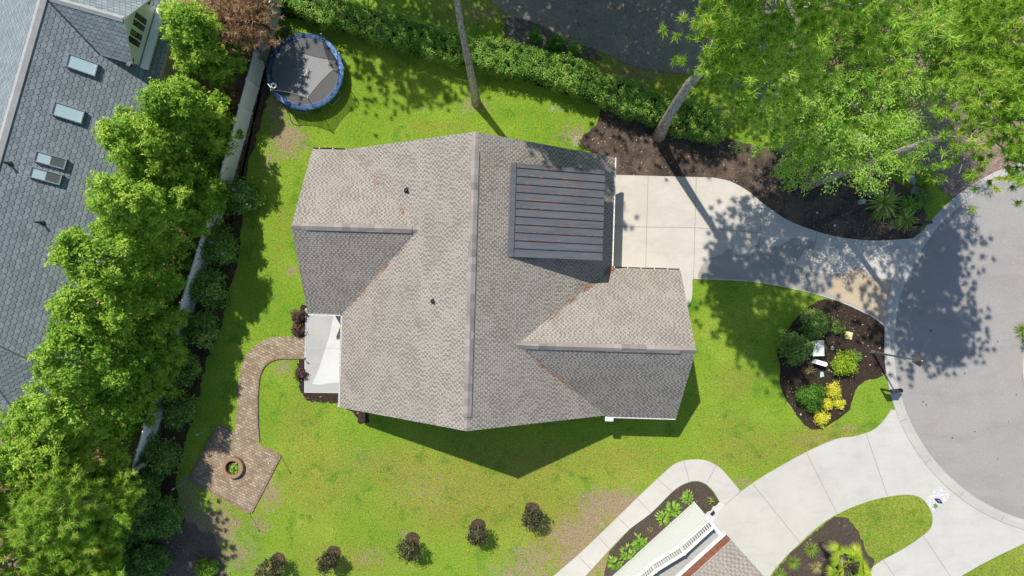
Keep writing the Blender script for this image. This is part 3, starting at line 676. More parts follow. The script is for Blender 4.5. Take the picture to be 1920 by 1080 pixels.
b.add(P, [(0, 1, 2, 3), (7, 6, 5, 4), (1, 5, 6, 2), (0, 3, 7, 4), (3, 2, 6, 7), (0, 4, 5, 1)])
b.build('dormer_wall', M_cream, house)
glass = Mat('window glass', 0.05, 0.8); glass.color((0.03, 0.045, 0.055)); glass = glass.m
def win(parent, c, along, up, w, h, depth, name='window', fr=M_white):
    """window: c centre on the wall, along/up unit vectors, depth outward vector"""
    c, along, up, depth = Vector(c), Vector(along), Vector(up), Vector(depth)
    g = MB(); g.obox(c - along * w / 2 - up * h / 2, along * w, up * h, depth * .02)
    o = g.build(name, glass, parent)
    f = MB(); t = .07
    for (a0, u0, a1, u1) in ((-w / 2 - t, -h / 2 - t, w / 2 + t, -h / 2), (-w / 2 - t, h / 2, w / 2 + t, h / 2 + t), (-w / 2 - t, -h / 2, -w / 2, h / 2), (w / 2, -h / 2, w / 2 + t, h / 2), (-.025, -h / 2, .025, h / 2)):
        f.obox(c + along * a0 + up * u0, along * (a1 - a0), up * (u1 - u0), depth * .06)
    f.build('frame', fr, o)
    return o
ex, ey = HL(1, 0, 0), HL(0, 1, 0); UP = Vector((0, 0, 1))
for y in (2.9, 4.0, 5.0): win(house, HL(DX1 - .3, y, 4.85), ey, UP, 0.75, 0.95, ex)
for (x, y, al, dp, w, h, z) in ((-4, YB + .4, ex, -ey, 1.4, 1.4, 1.6), (0.5, YB + .4, ex, -ey, 1.4, 1.4, 1.6), (-2, YB + .4, ex, -ey, 1.0, 1.2, 5.2), (VX - .4, -1.6, ey, ex, 1.2, 1.4, 1.6), (VX - .4, -4.2, ey, ex, 1.2, 1.4, 1.6), (WX + .4, 4.6, ey, -ex, 1.2, 1.4, 1.6), (WX + .4, 1.2, ey, -ex, 1.2, 1.4, 1.6), (-3.5, YT - .35, ex, ey, 1.3, 1.4, 1.6)):
    win(house, HL(x, y, z), al, UP, w, h, dp)
g = MB(); g.obox(HL(RXE - .92, 1.75, 0.05), ey * 5.0, UP * 2.25, ex * .05)
gd = g.build('garage_door', M_white, house)
g = MB()
for k in range(1, 4): g.obox(HL(RXE - .872, 1.75, 0.05 + k * .56), ey * 5.0, UP * .015, ex * .006)
g.build('panel_groove', M_grey, gd)
g = MB(); g.obox(HL(LX + .36, -3.6, 0.06), ey * 1.7, UP * 2.1, ex * -.05); g.build('patio_door', glass, house)
# vents
def vent(parent, u, v, p0, n, r=0.07, h=0.35, mat=M_black):
    p = ray_plane(u, v, p0, n); g = MB()
    g.lathe([(0.0, 0.0), (r * 2.3, -0.12), (r * 2.3, 0.02), (r * 1.15, 0.09), (r, 0.1), (r, h), (r * .75, h), (r * .75, h - .06), (0, h - .06)], p, 14)
    return g.build('vent_pipe', mat, parent)
nL = (HL(RX, 0, RZ) - HL(LX, 0, EZ)).cross(ey); nL.normalize(); nL = nL if nL.z > 0 else -nL
vent(house, 763, 357, HL(RX, 0, RZ), nL); vent(house, 812, 565, HL(RX, 0, RZ), nL, 0.06, 0.3)
# small white return below the lower valley and vent boxes on the left gable
g = MB(); g.obox(HL(RXE - .1, VB - .28, EZ - .22), ex * .45, ey * .2, UP * .2); g.build('eave_return', M_white, house)
g = MB(); g.obox(HL(WX - .08, 1.1, 4.55), ex * .5, ey * .9, UP * .12); g.build('gable_lip', M_sh2, house)
# grey box under the lower eave
ac = thing('condenser_unit', 'pale blue-grey box half hidden under the lower left eave of the big house', 'air conditioner', HL(-8.0, YB - .02, 0))
g = MB(); c = HL(-8.0, YB - .06, .45); g.box(c, (0.85, 0.75, 0.82), TH); g.build('cabinet', simple('blue grey steel', (0.36, 0.46, 0.58), 0.5), ac)
g = MB(); g.lathe([(0.0, .02), (.3, .02), (.33, 0), (.33, -.02)], c + Vector((0, 0, .42)), 20); g.build('fan_grille', M_dark, ac)

# ------------------------------------------------------------------ left neighbour with scalloped slates
nb = thing('slate_house', 'neighbouring house at the left with blue-grey scalloped roof, skylights and a white gabled dormer', 'house', W(120, 300))
RH, EH = 6.5, 3.1
R0, R1 = W(105, -98, RH), W(-95, 604, RH)
E0, E1 = W(345, -17, EH), W(140, 705, EH)
nR = (R1 - R0).cross(E0 - R0).normalized(); nR = nR if nR.z > 0 else -nR
rdir = (R1 - R0).normalized(); bdir = Vector((-rdir.y, rdir.x, 0)); bdir = bdir if bdir.x > 0 else -bdir
E0 = R0 + bdir * 4.9 + Vector((0, 0, EH - RH)); E1p = R1 + bdir * 4.9 + Vector((0, 0, EH - RH)) + rdir * 2.2
nR = (R1 - R0).cross(E0 - R0).normalized(); nR = nR if nR.z > 0 else -nR
C2 = W(30, 775, EH); C3 = W(-170, 790, EH)
L0 = R0 - bdir * 4.9 + Vector((0, 0, EH - RH)); L1 = R1 - bdir * 4.9 + Vector((0, 0, EH - RH)) + rdir * 1
b = MB()
b.slab([R0, R1, E1p, E0], .2); b.slab([R1, E1p, C2], .2); b.slab([R1, C2, C3], .2); b.slab([R0, R1, L1, L0], .2)
b.slab([R1, C3, L1], .2)
b.build('roof', [M_scal, M_white], nb)
b = MB(); inn = lambda p, k=.9: Vector((p.x, p.y, 0))
base = [E0 - bdir * .5, E1p - bdir * .5 - rdir * .3, C2 + Vector((-.3, .5, 0)), C3 + Vector((.3, .5, 0)), L1 + bdir * .5, L0 + bdir * .5]
b.prism([(p.x, p.y) for p in base], 0, EH - .15); b.build('wall', M_cream, nb)
def cap_line(parent, A, C, w, t, mat, name='ridge_cap', drop=0.6):
    d = (C - A).normalized(); n = d.cross(Vector((0, 0, 1))).normalized(); g = MB()
    for s in (1, -1): g.slab([A + UP * t, C + UP * t, C + n * s * w + UP * (t - w * drop), A + n * s * w + UP * (t - w * drop)], t, 0, 0)
    return g.build(name, mat, parent)
cap_line(nb, R0, R1, .22, .06, M_ridge2); cap_line(nb, R1, E1p, .05, .02, M_slate, 'hip_cap', .35); cap_line(nb, R1, C2, .05, .02, M_slate, 'hip_cap', .3)
# gutter with brown leaves along the right eave
g = MB(); g.obox(E0 - Vector((0, 0, .18)), E1p - E0, bdir * .14, (0, 0, .1)); g.build('gutter', M_wood, nb)
# dormer
def onR(u, v): return ray_plane(u, v, R0, nR)
fb = onR(255, 118); fc = onR(296, 21)        # front base corners on the slates
fd = (fb - fc).normalized(); fd.z = 0; fd.normalize(); fd = rdir if fd.dot(rdir) > 0 else -rdir
mid = (fb + fc) / 2; half = 1.62
zb = mid.z - 0.1; ztop = 6.45; zev = 4.95
F0 = Vector((mid.x, mid.y, 0)) + fd * half; F1 = Vector((mid.x, mid.y, 0)) - fd * half
back = -bdir
b = MB()
pr = [F0 + UP * zb, F1 + UP * zb, F1 + UP * zev, Vector((mid.x, mid.y, ztop - .1)), F0 + UP * zev]
b.add(pr + [p + back * 3.6 for p in pr], [(0, 1, 2, 3, 4), (9, 8, 7, 6, 5)] + [(i, 5 + i, 5 + (i + 1) % 5, (i + 1) % 5) for i in range(5)])
b.build('dormer_wall', M_white, nb)
ov = .28; rp = Vector((mid.x, mid.y, ztop)) + bdir * ov
sl = (ztop - zev) / half
b = MB()
for s in (1, -1):
    e = F0 if s > 0 else F1; e = Vector((mid.x, mid.y, 0)) + fd * s * (half + .2)
    ez = ztop - sl * (half + .2)
    A = rp; B = e + bdir * ov + UP * ez
    # where ridge and eave run into the main slope
    def hit(p):
        t = (R0 - p).dot(nR) / back.dot(nR); return p + back * t
    b.slab([A, B, hit(B), hit(A)], .12)
b.build('dormer_roof', [M_scal, M_white], nb)
cap_line(nb, rp - bdir * .05, hit(rp) + bdir * .3, .16, .045, M_ridge2, 'dormer_ridge_cap', sl)
g = MB(); g.obox(F0 + UP * (zb - .06) + fd * .1, -fd * (2 * half + .2), bdir * .5, UP * .12); g.build('dormer_apron', M_white, nb)
for s in (-.45, .45):
    o = win(nb, Vector((mid.x, mid.y, 4.75)) + fd * s, fd, UP, .72, 1.15, bdir, 'window')
for s in (1, -1):
    g = MB(); e = Vector((mid.x, mid.y, 0)) + fd * s * (half - .1)
    g.obox(e + UP * (zev - .35), fd * (s * .45), bdir * .22, UP * .2); g.build('eave_return', M_dark, nb)
cap_line(nb, hit(rp), hit(Vector((mid.x, mid.y, 0)) + fd * (half + .2) + bdir * ov + UP * (ztop - sl * (half + .2))), .07, .03, M_dark, 'valley_flashing', .1)
# skylights and pipes
M_sky = Mat('skylight glass', 0.08, 0.9); M_sky.color((0.42, 0.55, 0.58)); M_sky = M_sky.m
M_skyd = Mat('half open skylight shade', 0.15, 0.8); M_skyd.color((0.10, 0.11, 0.10)); M_skyd = M_skyd.m
dn = (E0 - R0).normalized(); dn = (dn - rdir * dn.dot(rdir)).normalized()
for (u, v, L, wd, split) in ((153, 122, 1.28, .62, 0), (127, 211, 1.30, .62, 0), (94, 300, 1.30, .48, 1), (85, 329, 1.30, .48, 1)):
    c = onR(u, v) + nR * .02
    g = MB(); g.obox(c - dn * L / 2 - rdir * wd / 2 + nR * .02, dn * L, rdir * wd, nR * .12)
    o = g.build('skylight', M_sky, nb)
    f = MB(); t = .055
    for (a0, r0, a1, r1) in ((-L / 2 - t, -wd / 2 - t, L / 2 + t, -wd / 2), (-L / 2 - t, wd / 2, L / 2 + t, wd / 2 + t), (-L / 2 - t, -wd / 2, -L / 2, wd / 2), (L / 2, -wd / 2, L / 2 + t, wd / 2)):
        f.obox(c + dn * a0 + rdir * r0 - nR * .03, dn * (a1 - a0), rdir * (r1 - r0), nR * .23)
    f.build('frame', M_steel, o)
    if split:
        f = MB(); f.obox(c + dn * .02 - rdir * (wd / 2 - .01) + nR * .13, dn * (L / 2 - .03), rdir * (wd - .02), nR * .02); f.build('blind', M_skyd, o)
vent(nb, 18, 307, R0, nR, .055, .5, M_dark); vent(nb, 79, 418, R0, nR, .055, .5, M_dark)

# ------------------------------------------------------------------ lower right neighbour: white porch stair and brown roof
G0 = W(1299, 942); dW = (W(1147, 1080) - G0).normalized(); nW = Vector((-dW.y, dW.x, 0)); nW = nW if nW.x > 0 else -nW
ph = thing('porch_house', 'house cut by the lower edge with white sided stair porch and brown shingled roof', 'house', G0)
def PL(a, n, z): return G0 + dW * a + nW * n + UP * z
HF, HS = 3.0, 2.25       # landing and lower deck
kA, kB = 2.15, 4.05      # the rail slopes between these
ztop_ = [(0.0, HF), (kA, HF), (kB, HS), (14, HS)]
M_siding = Mat('white lap siding', 0.5, 0.3); _o = M_siding.obj()
_s = M_siding.n('ShaderNodeSeparateXYZ', None, Vector=_o)
_f = M_siding.math('FRACT', M_siding.math('DIVIDE', _s.outputs[2], 0.30))
M_siding.color(M_siding.mix(M_siding.ramp(_f, [(0.0, 1.0), (0.22, 0.0)]), (0.92, 0.92, 0.92), (0.5, 0.5, 0.52)))
M_siding.bump(_f, 0.8, 0.04); M_siding = M_siding.m
b = MB()
P = [PL(a, 0, 0) for a, z in ztop_] + [PL(a, 0, z) for a, z in ztop_] + [PL(a, .15, 0) for a, z in ztop_] + [PL(a, .15, z) for a, z in ztop_]
for i in range(3):
    b.add([P[i], P[i + 1], P[4 + i + 1], P[4 + i], P[8 + i], P[8 + i + 1], P[12 + i + 1], P[12 + i]], [(0, 1, 2, 3), (7, 6, 5, 4), (3, 2, 6, 7), (0, 3, 7, 4), (1, 5, 6, 2)])
b.obox(PL(0, .151, 0), nW * 1.6, dW * .15, UP * HF)
b.build('siding_wall', M_siding, ph)
b = MB(); b.obox(PL(-.1, -.02, 0), dW * .12, nW * .2, UP * (HF + .05)); b.obox(PL(-.1, .18, HF - .35), dW * .14, nW * 1.45, UP * .36); b.build('corner_trim', M_white, ph)
b = MB(); b.obox(PL(.16, .16, HF - .12), dW * (kA - .16), nW * 1.6, UP * .1); b.build('landing', M_grey, ph)
b = MB(); b.obox(PL(kB, .16, HS - .12), dW * 9, nW * 1.6, UP * .1); b.build('deck', M_grey, ph)
nst = 6
for i in range(nst):
    a0 = kA + (kB - kA) * i / nst; z = HF - (HF - HS) * (i + 1) / (nst + .0)
    b = MB(); b.obox(PL(a0 + .01, .17, z - .09 + .02), dW * ((kB - kA) / nst + .03), nW * 1.25, UP * .06); b.build('stair_tread', M_grey, ph)
b = MB()
for (a0, z0, a1, z1) in ((0, HF, kA, HF), (kA, HF, kB, HS), (kB, HS, 13, HS)):
    for (zz, th, wd) in ((1.02, .07, .16), (.10, .06, .09)):
        p, q = PL(a0, .075 - wd / 2, z0 + zz), PL(a1, .075 - wd / 2, z1 + zz)
        b.obox(p, q - p, nW * wd, UP * th)
b.build('handrail', M_white, ph)
n_b = 0
a = .16
while a < 9.5:
    z = HF if a < kA else (HF - (HF - HS) * (a - kA) / (kB - kA) if a < kB else HS)
    b = MB(); b.obox(PL(a, .055, z + .16), dW * .045, nW * .045, UP * .86); b.build('baluster', M_white, ph); a += .145
for a, z in ((0.0, HF), (kA, HF), (kB, HS), (kB + 2.2, HS)):
    b = MB(); b.obox(PL(a - .055, .02, z + .01), dW * .11, nW * .11, UP * 1.2); b.build('newel_post', M_white, ph)
# roof
Ec = W(1362, 1002, 5.7); 
E_n = (Ec - G0).dot(nW); E_a = (Ec - G0).dot(dW)
b = MB(); P = [PL(a_, n_, z_) for a_ in (E_a + .45, 13.6) for n_, z_ in ((1.75, 0), (E_n + 9.2, 0), (E_n + 9.2, 5.5), (E_n + 5, 8.25), (1.75, 5.5))]
b.add(P, [(4, 3, 2, 1, 0), (5, 6, 7, 8, 9)] + [(i, (i + 1) % 5, 5 + (i + 1) % 5, 5 + i) for i in range(5)]); b.build('house_wall', M_blue, ph)
b = MB(); b.slab([PL(E_a, E_n + 5.01, 5.7 + 2.9), PL(14, E_n + 5.01, 5.7 + 2.9), PL(14, E_n + 9.7, 5.6), PL(E_a, E_n + 9.7, 5.6)], .2); b.build('far_roof', [M_sh2, M_white], ph)
b = MB(); b.slab([PL(E_a, E_n + .30, 5.7 + .172), PL(14, E_n + .30, 5.7 + .172), PL(14, E_n + 5, 5.7 + 2.9), PL(E_a, E_n + 5, 5.7 + 2.9)], .2); b.build('roof', [M_sh2, M_white], ph)
b = MB(); b.slab([PL(E_a, E_n, 5.7), PL(14, E_n, 5.7), PL(14, E_n + .29, 5.7 + .165), PL(E_a, E_n + .29, 5.7 + .165)], .15)
b.build('eave_strip', [mulch_mat('rust red tile edge', (0.14, 0.05, 0.03), (0.27, 0.115, 0.07), (0.42, 0.24, 0.17)), M_white], ph)
b = MB(); b.obox(PL(E_a, E_n - .1, 5.45), dW * (14 - E_a), nW * .09, UP * .2); b.build('fascia', M_white, ph)

# ------------------------------------------------------------------ white vinyl fence
FP = [(527, 22), (498, 118), (459, 260), (411, 425), (367, 567), (302, 783), (262, 925)]
fl = [W(*p) for p in FP]
fence = thing('vinyl_fence', 'long white vinyl privacy fence running down behind the tall evergreens', 'fence', fl[2])
tot = []
for p, q in zip(fl[:-1], fl[1:]):
    L = (q - p).length; k = max(1, round(L / 1.9))
    for i in range(k): tot.append(p + (q - p) * i / k)
tot.append(fl[-1])
pb = MB()
for p, q in zip(tot[:-1], tot[1:]):
    d = (q - p).normalized(); n = Vector((-d.y, d.x, 0))
    b = MB(); b.obox(p + d * .06 - n * .018 + UP * .06, (q - p) - d * .12, n * .036, UP * 1.66)
    L = (q - p).length - .12; k = int(L / .17)
    pn = b.build('panel', M_vinyl, fence)
    for z in (.04, 1.70):
        b = MB(); b.obox(p + d * .06 - n * .035 + UP * z, (q - p) - d * .12, n * .07, UP * .13); b.build('rail', M_vinyl, fence)
for p in tot:
    b = MB(); b.box(p + UP * .94, (.13, .13, 1.88)); o = b.build('post', M_vinyl, fence)
    b = MB(); c = p + UP * 1.88; b.add([c + Vector((-.08, -.08, 0)), c + Vector((.08, -.08, 0)), c + Vector((.08, .08, 0)), c + Vector((-.08, .08, 0)), c + UP * .07], [(3, 2, 1, 0), (0, 1, 4), (1, 2, 4), (2, 3, 4), (3, 0, 4)]); b.build('cap', M_vinyl, o)
# slatted wooden screen and bricks behind the fence
ws = thing('slatted_screen', 'weathered slatted wooden screen lying behind the fence under brown branches', 'trellis', W(462, 95))
for i in range(9):
    p = W(452 + i * 3.1, 66 + i * 5.6) + UP * .35; b = MB(); d = Vector((.95, .3, 0)).normalized()
    b.obox(p, d * .75, Vector((-.3, .95, 0)) * .075, UP * .03); b.build('slat', M_wood, ws)
for s in (0.05, .6):
    p = W(452, 64) + Vector((s, .05, .3)); q = W(479, 114) + Vector((s, -.05, .3)); b = MB(); b.obox(p, q - p, Vector((.06, .02, 0)), UP * .045); b.build('batten', M_wood, ws)
for k, (u, v, lab) in enumerate(((447, 212, 'rust brick edging length beside the white fence, the lower of two'), (456, 176, 'rust brick edging length beside the white fence, the upper of two'))):
    b = MB(); p = W(u, v); d = (fl[2] - fl[1]).normalized()
    b.obox(p - d * .45, d * .9, Vector((-d.y, d.x, 0)) * .2, UP * .25); tag(b.build('brick_edging', M_brick, origin=p), lab, 'brick edging', 'brick edging lengths')

# ------------------------------------------------------------------ foliage generators
def rdirs(rng, n):
    a = rng.normal(size=(n, 3)); return a / np.linalg.norm(a, axis=1, keepdims=True)
def norm(a): return a / np.maximum(np.linalg.norm(a, axis=1, keepdims=True), 1e-9)

def leaf_quads(rng, C, N, S, aspect=0.5, fold=0.0):
    """one folded diamond leaf at each point"""
    n = len(C); T = np.cross(N, rdirs(rng, n)); T = norm(T); B = np.cross(N, T)
    S = S[:, None]
    V = np.stack([C - T * S, C + B * S * aspect + N * S * fold, C + T * S, C - B * S * aspect + N * S * fold], 1).reshape(-1, 3)
    return V, np.arange(4 * n).reshape(n, 4)

def clump_leaves(rng, cen, out, nper, spread, size, up=0.6, jit=0.6, vclump=0.22, flat=1.0):
    k = len(cen); idx = np.repeat(np.arange(k), nper)
    g = rng.normal(size=(k * nper, 3)) * spread
    g[:, 2] *= flat
    C = cen[idx] + g
    N = norm(out[idx] * 0.8 + np.array([0, 0, up]) + rng.normal(size=(k * nper, 3)) * jit)
    S = size * rng.uniform(0.6, 1.3, k * nper)
    vc = np.clip(0.5 + rng.normal(size=k) * vclump, 0.05, 0.95)
    v = np.clip(vc[idx] + rng.normal(size=k * nper) * 0.16, 0, 1)
    return C, N, S, v

def leaf_obj(name, rng, parts, mat, parent=None, origin=None, aspect=0.5):
    C = np.concatenate([p[0] for p in parts]); N = np.concatenate([p[1] for p in parts]); S = np.concatenate([p[2] for p in parts]); v = np.concatenate([p[3] for p in parts])
    V, F = leaf_quads(rng, C, N, S, aspect)
    return np_obj(name, V, F, mat, parent, np.repeat(v, 4), origin)

def evergreen(seed, height, rad, name='evergreen_tree', loc=(0, 0, 0), label='', cat='tree', group=None, mat=None, dens=1.0, leaf=0.095, vshift=0.0):
    """tall dense conifer: ovoid crown of flat leaf sprays round a trunk"""
    rng = np.random.default_rng(seed); t = thing(name, label, cat, loc, group); L = np.array(loc)
    b = MB(); b.tube([Vector(loc), Vector(loc) + Vector((.05, .03, height * .5)), Vector(loc) + Vector((0, 0, height * .93))], [.17, .11, .03], 8); b.build('trunk', M_bark2, t)
    def prof(s): return rad * np.clip((1 - s ** 2.1), 0, 1) ** 0.6 * np.clip(0.45 + s * 1.6, 0, 1)
    # branch masses: uneven lobes standing out of the ovoid
    nl = int(64 * dens); ls = rng.uniform(.06, .97, nl) ** .75; la = rng.uniform(0, 2 * np.pi, nl); lr = prof(ls) * rng.uniform(.55, 1.08, nl)
    lc = np.stack([lr * np.cos(la), lr * np.sin(la), ls * height + rng.normal(size=nl) * .2], 1)
    ax_ = norm(np.stack([np.cos(la), np.sin(la), .4 + ls * 1.3], 1)); ra = rng.uniform(.26, .58, nl) * (rad / 2.1) ** .5
    nc = 11; li = np.repeat(np.arange(nl), nc); dd = norm(ax_[li] * .75 + rdirs(rng, nl * nc) * .85)
    lv = np.clip(.5 + rng.normal(size=nl) * .15, .2, .8)
    cen = lc[li] + dd * ra[li][:, None] * rng.uniform(.7, 1.12, (nl * nc, 1)) + L
    A = clump_leaves(rng, cen, dd, 22, 0.115, leaf, 0.45, 0.55, 0.2)
    tip = cen + (dd * .7 + np.array([0, 0, .35])) * rng.uniform(0.10, 0.34, (nl * nc, 1))
    B = clump_leaves(rng, tip, dd, 11, 0.065, leaf * .8, 0.5, 0.6, 0.2)
    sh = (lv[li] - .5) + vshift; A = (A[0], A[1], A[2], np.clip(A[3] + np.repeat(sh, 22), 0, 1)); B = (B[0], B[1], B[2], np.clip(B[3] + np.repeat(sh, 11) + .12, 0, 1))
    K2 = int(130 * dens); s2 = rng.uniform(0.05, .93, K2); a2 = rng.uniform(0, 2 * np.pi, K2); r2 = prof(s2) * rng.uniform(.3, .7, K2)
    ci = np.stack([r2 * np.cos(a2), r2 * np.sin(a2), s2 * height], 1) + L
    D = clump_leaves(rng, ci, norm(np.stack([np.cos(a2), np.sin(a2), .5 + 0 * a2], 1)), 24, .26, leaf * 1.4, .6, .6, .15)
    leaf_obj('crown', rng, [A, B, D], mat or L_arb, t, aspect=0.42)
    return t

def needles(rng, cen, axis, nper, length, width, spread=0.9):
    """star-shaped tufts: thin triangles fanning about each axis"""
    k = len(cen); idx = np.repeat(np.arange(k), nper); n = k * nper
    d = norm(axis[idx] * 0.75 + rdirs(rng, n) * spread)
    side = norm(np.cross(d, rdirs(rng, n))) * width
    Ln = length * rng.uniform(.7, 1.2, (n, 1))
    c = cen[idx] + rng.normal(size=(n, 3)) * 0.035
    V = np.stack([c - side, c + side, c + d * Ln], 1).reshape(-1, 3)
    vc = np.clip(0.5 + rng.normal(size=k) * 0.25, 0.02, .93)
    v = np.clip(vc[idx] + rng.normal(size=n) * .13, 0, 1)
    return V, np.arange(3 * n).reshape(n, 3), np.repeat(v, 3)

def pine(seed, name, label, path, r0, crown_from, crown_r, group=None, nb=46, tuft=15, cat='pine tree', mat=None, ndl=0.29, shift=(0, 0), npr=46, squash=1.0, bias=0.0):
    tuft = int(tuft * 2.1)
    """path: world points of the trunk; crown_from: fraction of the path where limbs start"""
    rng = np.random.default_rng(seed); path = [Vector(p) for p in path]
    t = thing(name, label, cat, path[0], group)
    n = len(path); rad = [r0 * (1.25 if i == 0 else 1.0) * (1 - 0.78 * i / (n - 1)) for i in range(n)]
    b = MB(); b.tube(path, rad, 12); b.build('trunk', M_bark, t, smooth=True)
    def along(f):
        f = min(max(f, 0), 1) * (n - 1); i = min(int(f), n - 2); return path[i].lerp(path[i + 1], f - i)
    lb = MB(); cen = []; ax = []
    for i in range(nb):
        f = crown_from + (1 - crown_from) * ((i + rng.uniform(0, .8)) / nb)
        q = (f - crown_from) / (1 - crown_from)
        p = along(f); a = i * 2.4 + rng.normal() * .4
        ln = crown_r * (0.40 + 0.75 * math.sin(min(1, q * .93 + .12) * math.pi)) * rng.uniform(.65, 1.15) * (1 - .25 * q) * (1 + bias * math.cos(a))
        d = Vector((math.cos(a), math.sin(a), 0.12 + .55 * q * q + rng.normal() * .08))
        e = p + d * ln + Vector((shift[0], shift[1], 0)) * rng.uniform(.7, 1.1)
        m_ = p.lerp(e, .55) + Vector((rng.normal() * .15, rng.normal() * .15, -.12 * ln * .4))
        lb.tube([p, m_, e], [.045 * (1.3 - q), .022, .007], 5)
        for j in range(tuft):
            g = rng.uniform(.38, 1.04) ** .8
            c = (p.lerp(m_, g / .55) if g < .55 else m_.lerp(e, (g - .55) / .45))
            sp = ln * .17 + .12
            c = c + Vector((rng.normal() * sp, rng.normal() * sp, rng.normal() * sp * .55 * squash + .08))
            cen.append(c); ax.append((d.x * .7 + rng.normal() * .4, d.y * .7 + rng.normal() * .4, .55 + abs(rng.normal()) * .3))
    lb.build('limbs', M_bark if mat is None else M_bark2, t)
    V, F, v = needles(rng, np.array([tuple(c) for c in cen]), norm(np.array(ax)), npr, ndl, 0.021)
    np_obj('crown', V, F, mat or L_pine, t, v)
    return t

def broadleaf(seed, name, label, base, h, crown_c, crown_r, crown_hh, mat, nclump=420, nper=34, leaf=.10, group=None, cat='tree', spread=.17):
    """open broad crown with pale limbs showing between the leaf clumps"""
    rng = np.random.default_rng(seed); t = thing(name, label, cat, base, group)
    base, cc = Vector(base), Vector(crown_c)
    top = Vector((cc.x, cc.y, cc.z + crown_hh * .6))
    b = MB(); b.tube([base, base.lerp(cc, .45) + Vector((.15, .1, 0)), cc, top], [.2, .15, .1, .03], 10); b.build('trunk', M_bark, t, smooth=True)
    # leafy boughs: leaf clumps strung along arching limbs, so gaps stay open between them
    nbough = nclump // 8; lb = MB(); cen = []; od = []; vb = []
    for i in range(nbough):
        a = i * 2.4 + rng.normal() * .3; q = (i + .5) / nbough; el = -.25 + 1.45 * q + rng.normal() * .12
        d = Vector((math.cos(a) * math.cos(el), math.sin(a) * math.cos(el), math.sin(el)))
        s0 = base.lerp(cc, .55).lerp(top, rng.uniform(.1, .75)); rad_ = crown_r * rng.uniform(.7, 1.12) * (1 + .15 * math.sin(3 * a + seed))
        e = cc + Vector((d.x * rad_, d.y * rad_, d.z * crown_hh * rng.uniform(.75, 1.05)))
        m_ = s0.lerp(e, .5) + Vector((rng.normal() * .3, rng.normal() * .3, .3))
        lb.tube([s0, m_, e], [.04, .02, .006], 5); bv = rng.normal() * .13
        for k in range(10):
            f = rng.uniform(.3, 1.05); c0 = s0.lerp(m_, f / .5) if f < .5 else m_.lerp(e, (f - .5) / .5)
            sw = .12 + .42 * (1 - abs(f - .65)); tw = Vector((rng.normal(), rng.normal(), rng.normal() * .5)) * sw * .6
            cen.append(tuple(c0 + tw)); od.append(tuple(d + Vector((0, 0, .5)))); vb.append(bv)
            if k % 3 == 0: lb.tube([c0, c0 + tw * 1.1], [.01, .004], 4)
    A = clump_leaves(rng, np.array(cen), norm(np.array(od)), nper, spread, leaf, .8, .6, .2, .6)
    A = (A[0], A[1], A[2], np.clip(A[3] + np.repeat(np.array(vb), nper), 0, 1))
    leaf_obj('crown', rng, [A], mat, t, aspect=.42)
    lb.build('limbs', M_twig, t)
    return t

def shrub(seed, name, label, c, r, h, mat, leaf=.06, nclump=60, nper=22, group=None, cat='shrub', flowers=0, stem=True, sq=1.0, spread=None, cone=False):
    rng = np.random.default_rng(seed); c = Vector(c); t = thing(name, label, cat, c, group)
    d = rdirs(rng, nclump); d[:, 2] = np.abs(d[:, 2]) * 1.1 - .1; d = norm(d)
    rr = rng.uniform(.62, 1.0, nclump) * (1 + .16 * np.sin(3 * np.arctan2(d[:, 1], d[:, 0]) + seed))
    P = d * np.array([r, r * sq, h * .62]) * rr[:, None]
    if cone: P[:, :2] *= (1.15 - np.clip(P[:, 2:3] / (h * .62), 0, 1) * .95)
    cen = P + np.array([c.x, c.y, c.z + h * .38])
    A = clump_leaves(rng, cen, d, nper, spread or r * .14, leaf, .5, .5, .22)
    ci = np.array([c.x, c.y, c.z + h * .35]) + d * np.array([r, r * sq, h * .5]) * rng.uniform(.1, .6, (nclump, 1))
    B = clump_leaves(rng, ci, d, nper // 2, r * .2, leaf * 1.3, .6, .5, .15)
    leaf_obj('foliage', rng, [A, B], mat, t, aspect=.52)
    if stem:
        b = MB()
        for k in range(4):
            a = k * 1.6 + seed; b.tube([c, c + Vector((math.cos(a) * r * .35, math.sin(a) * r * .35, h * .5))], [.03, .012], 5)
        b.build('stem', M_bark2, t)
    top = np.where(d[:, 2] > .25)[0]
    for k in range(flowers):
        p = Vector(cen[top[rng.integers(len(top))]]) + Vector(d[top[0]]) * .02 + UP * .1
        b = MB(); n = 6; pts = []; fs = []
        for j in range(n):
            a = j * 2 * math.pi / n; i0 = len(pts)
            pts += [p, p + Vector((math.cos(a - .4), math.sin(a - .4), .25)) * .055, p + Vector((math.cos(a), math.sin(a), .15)) * .11, p + Vector((math.cos(a + .4), math.sin(a + .4), .25)) * .055]
            fs.append((i0, i0 + 1, i0 + 2, i0 + 3))
        b.add(pts, fs); b.build('flower', M_white, t)
    return t

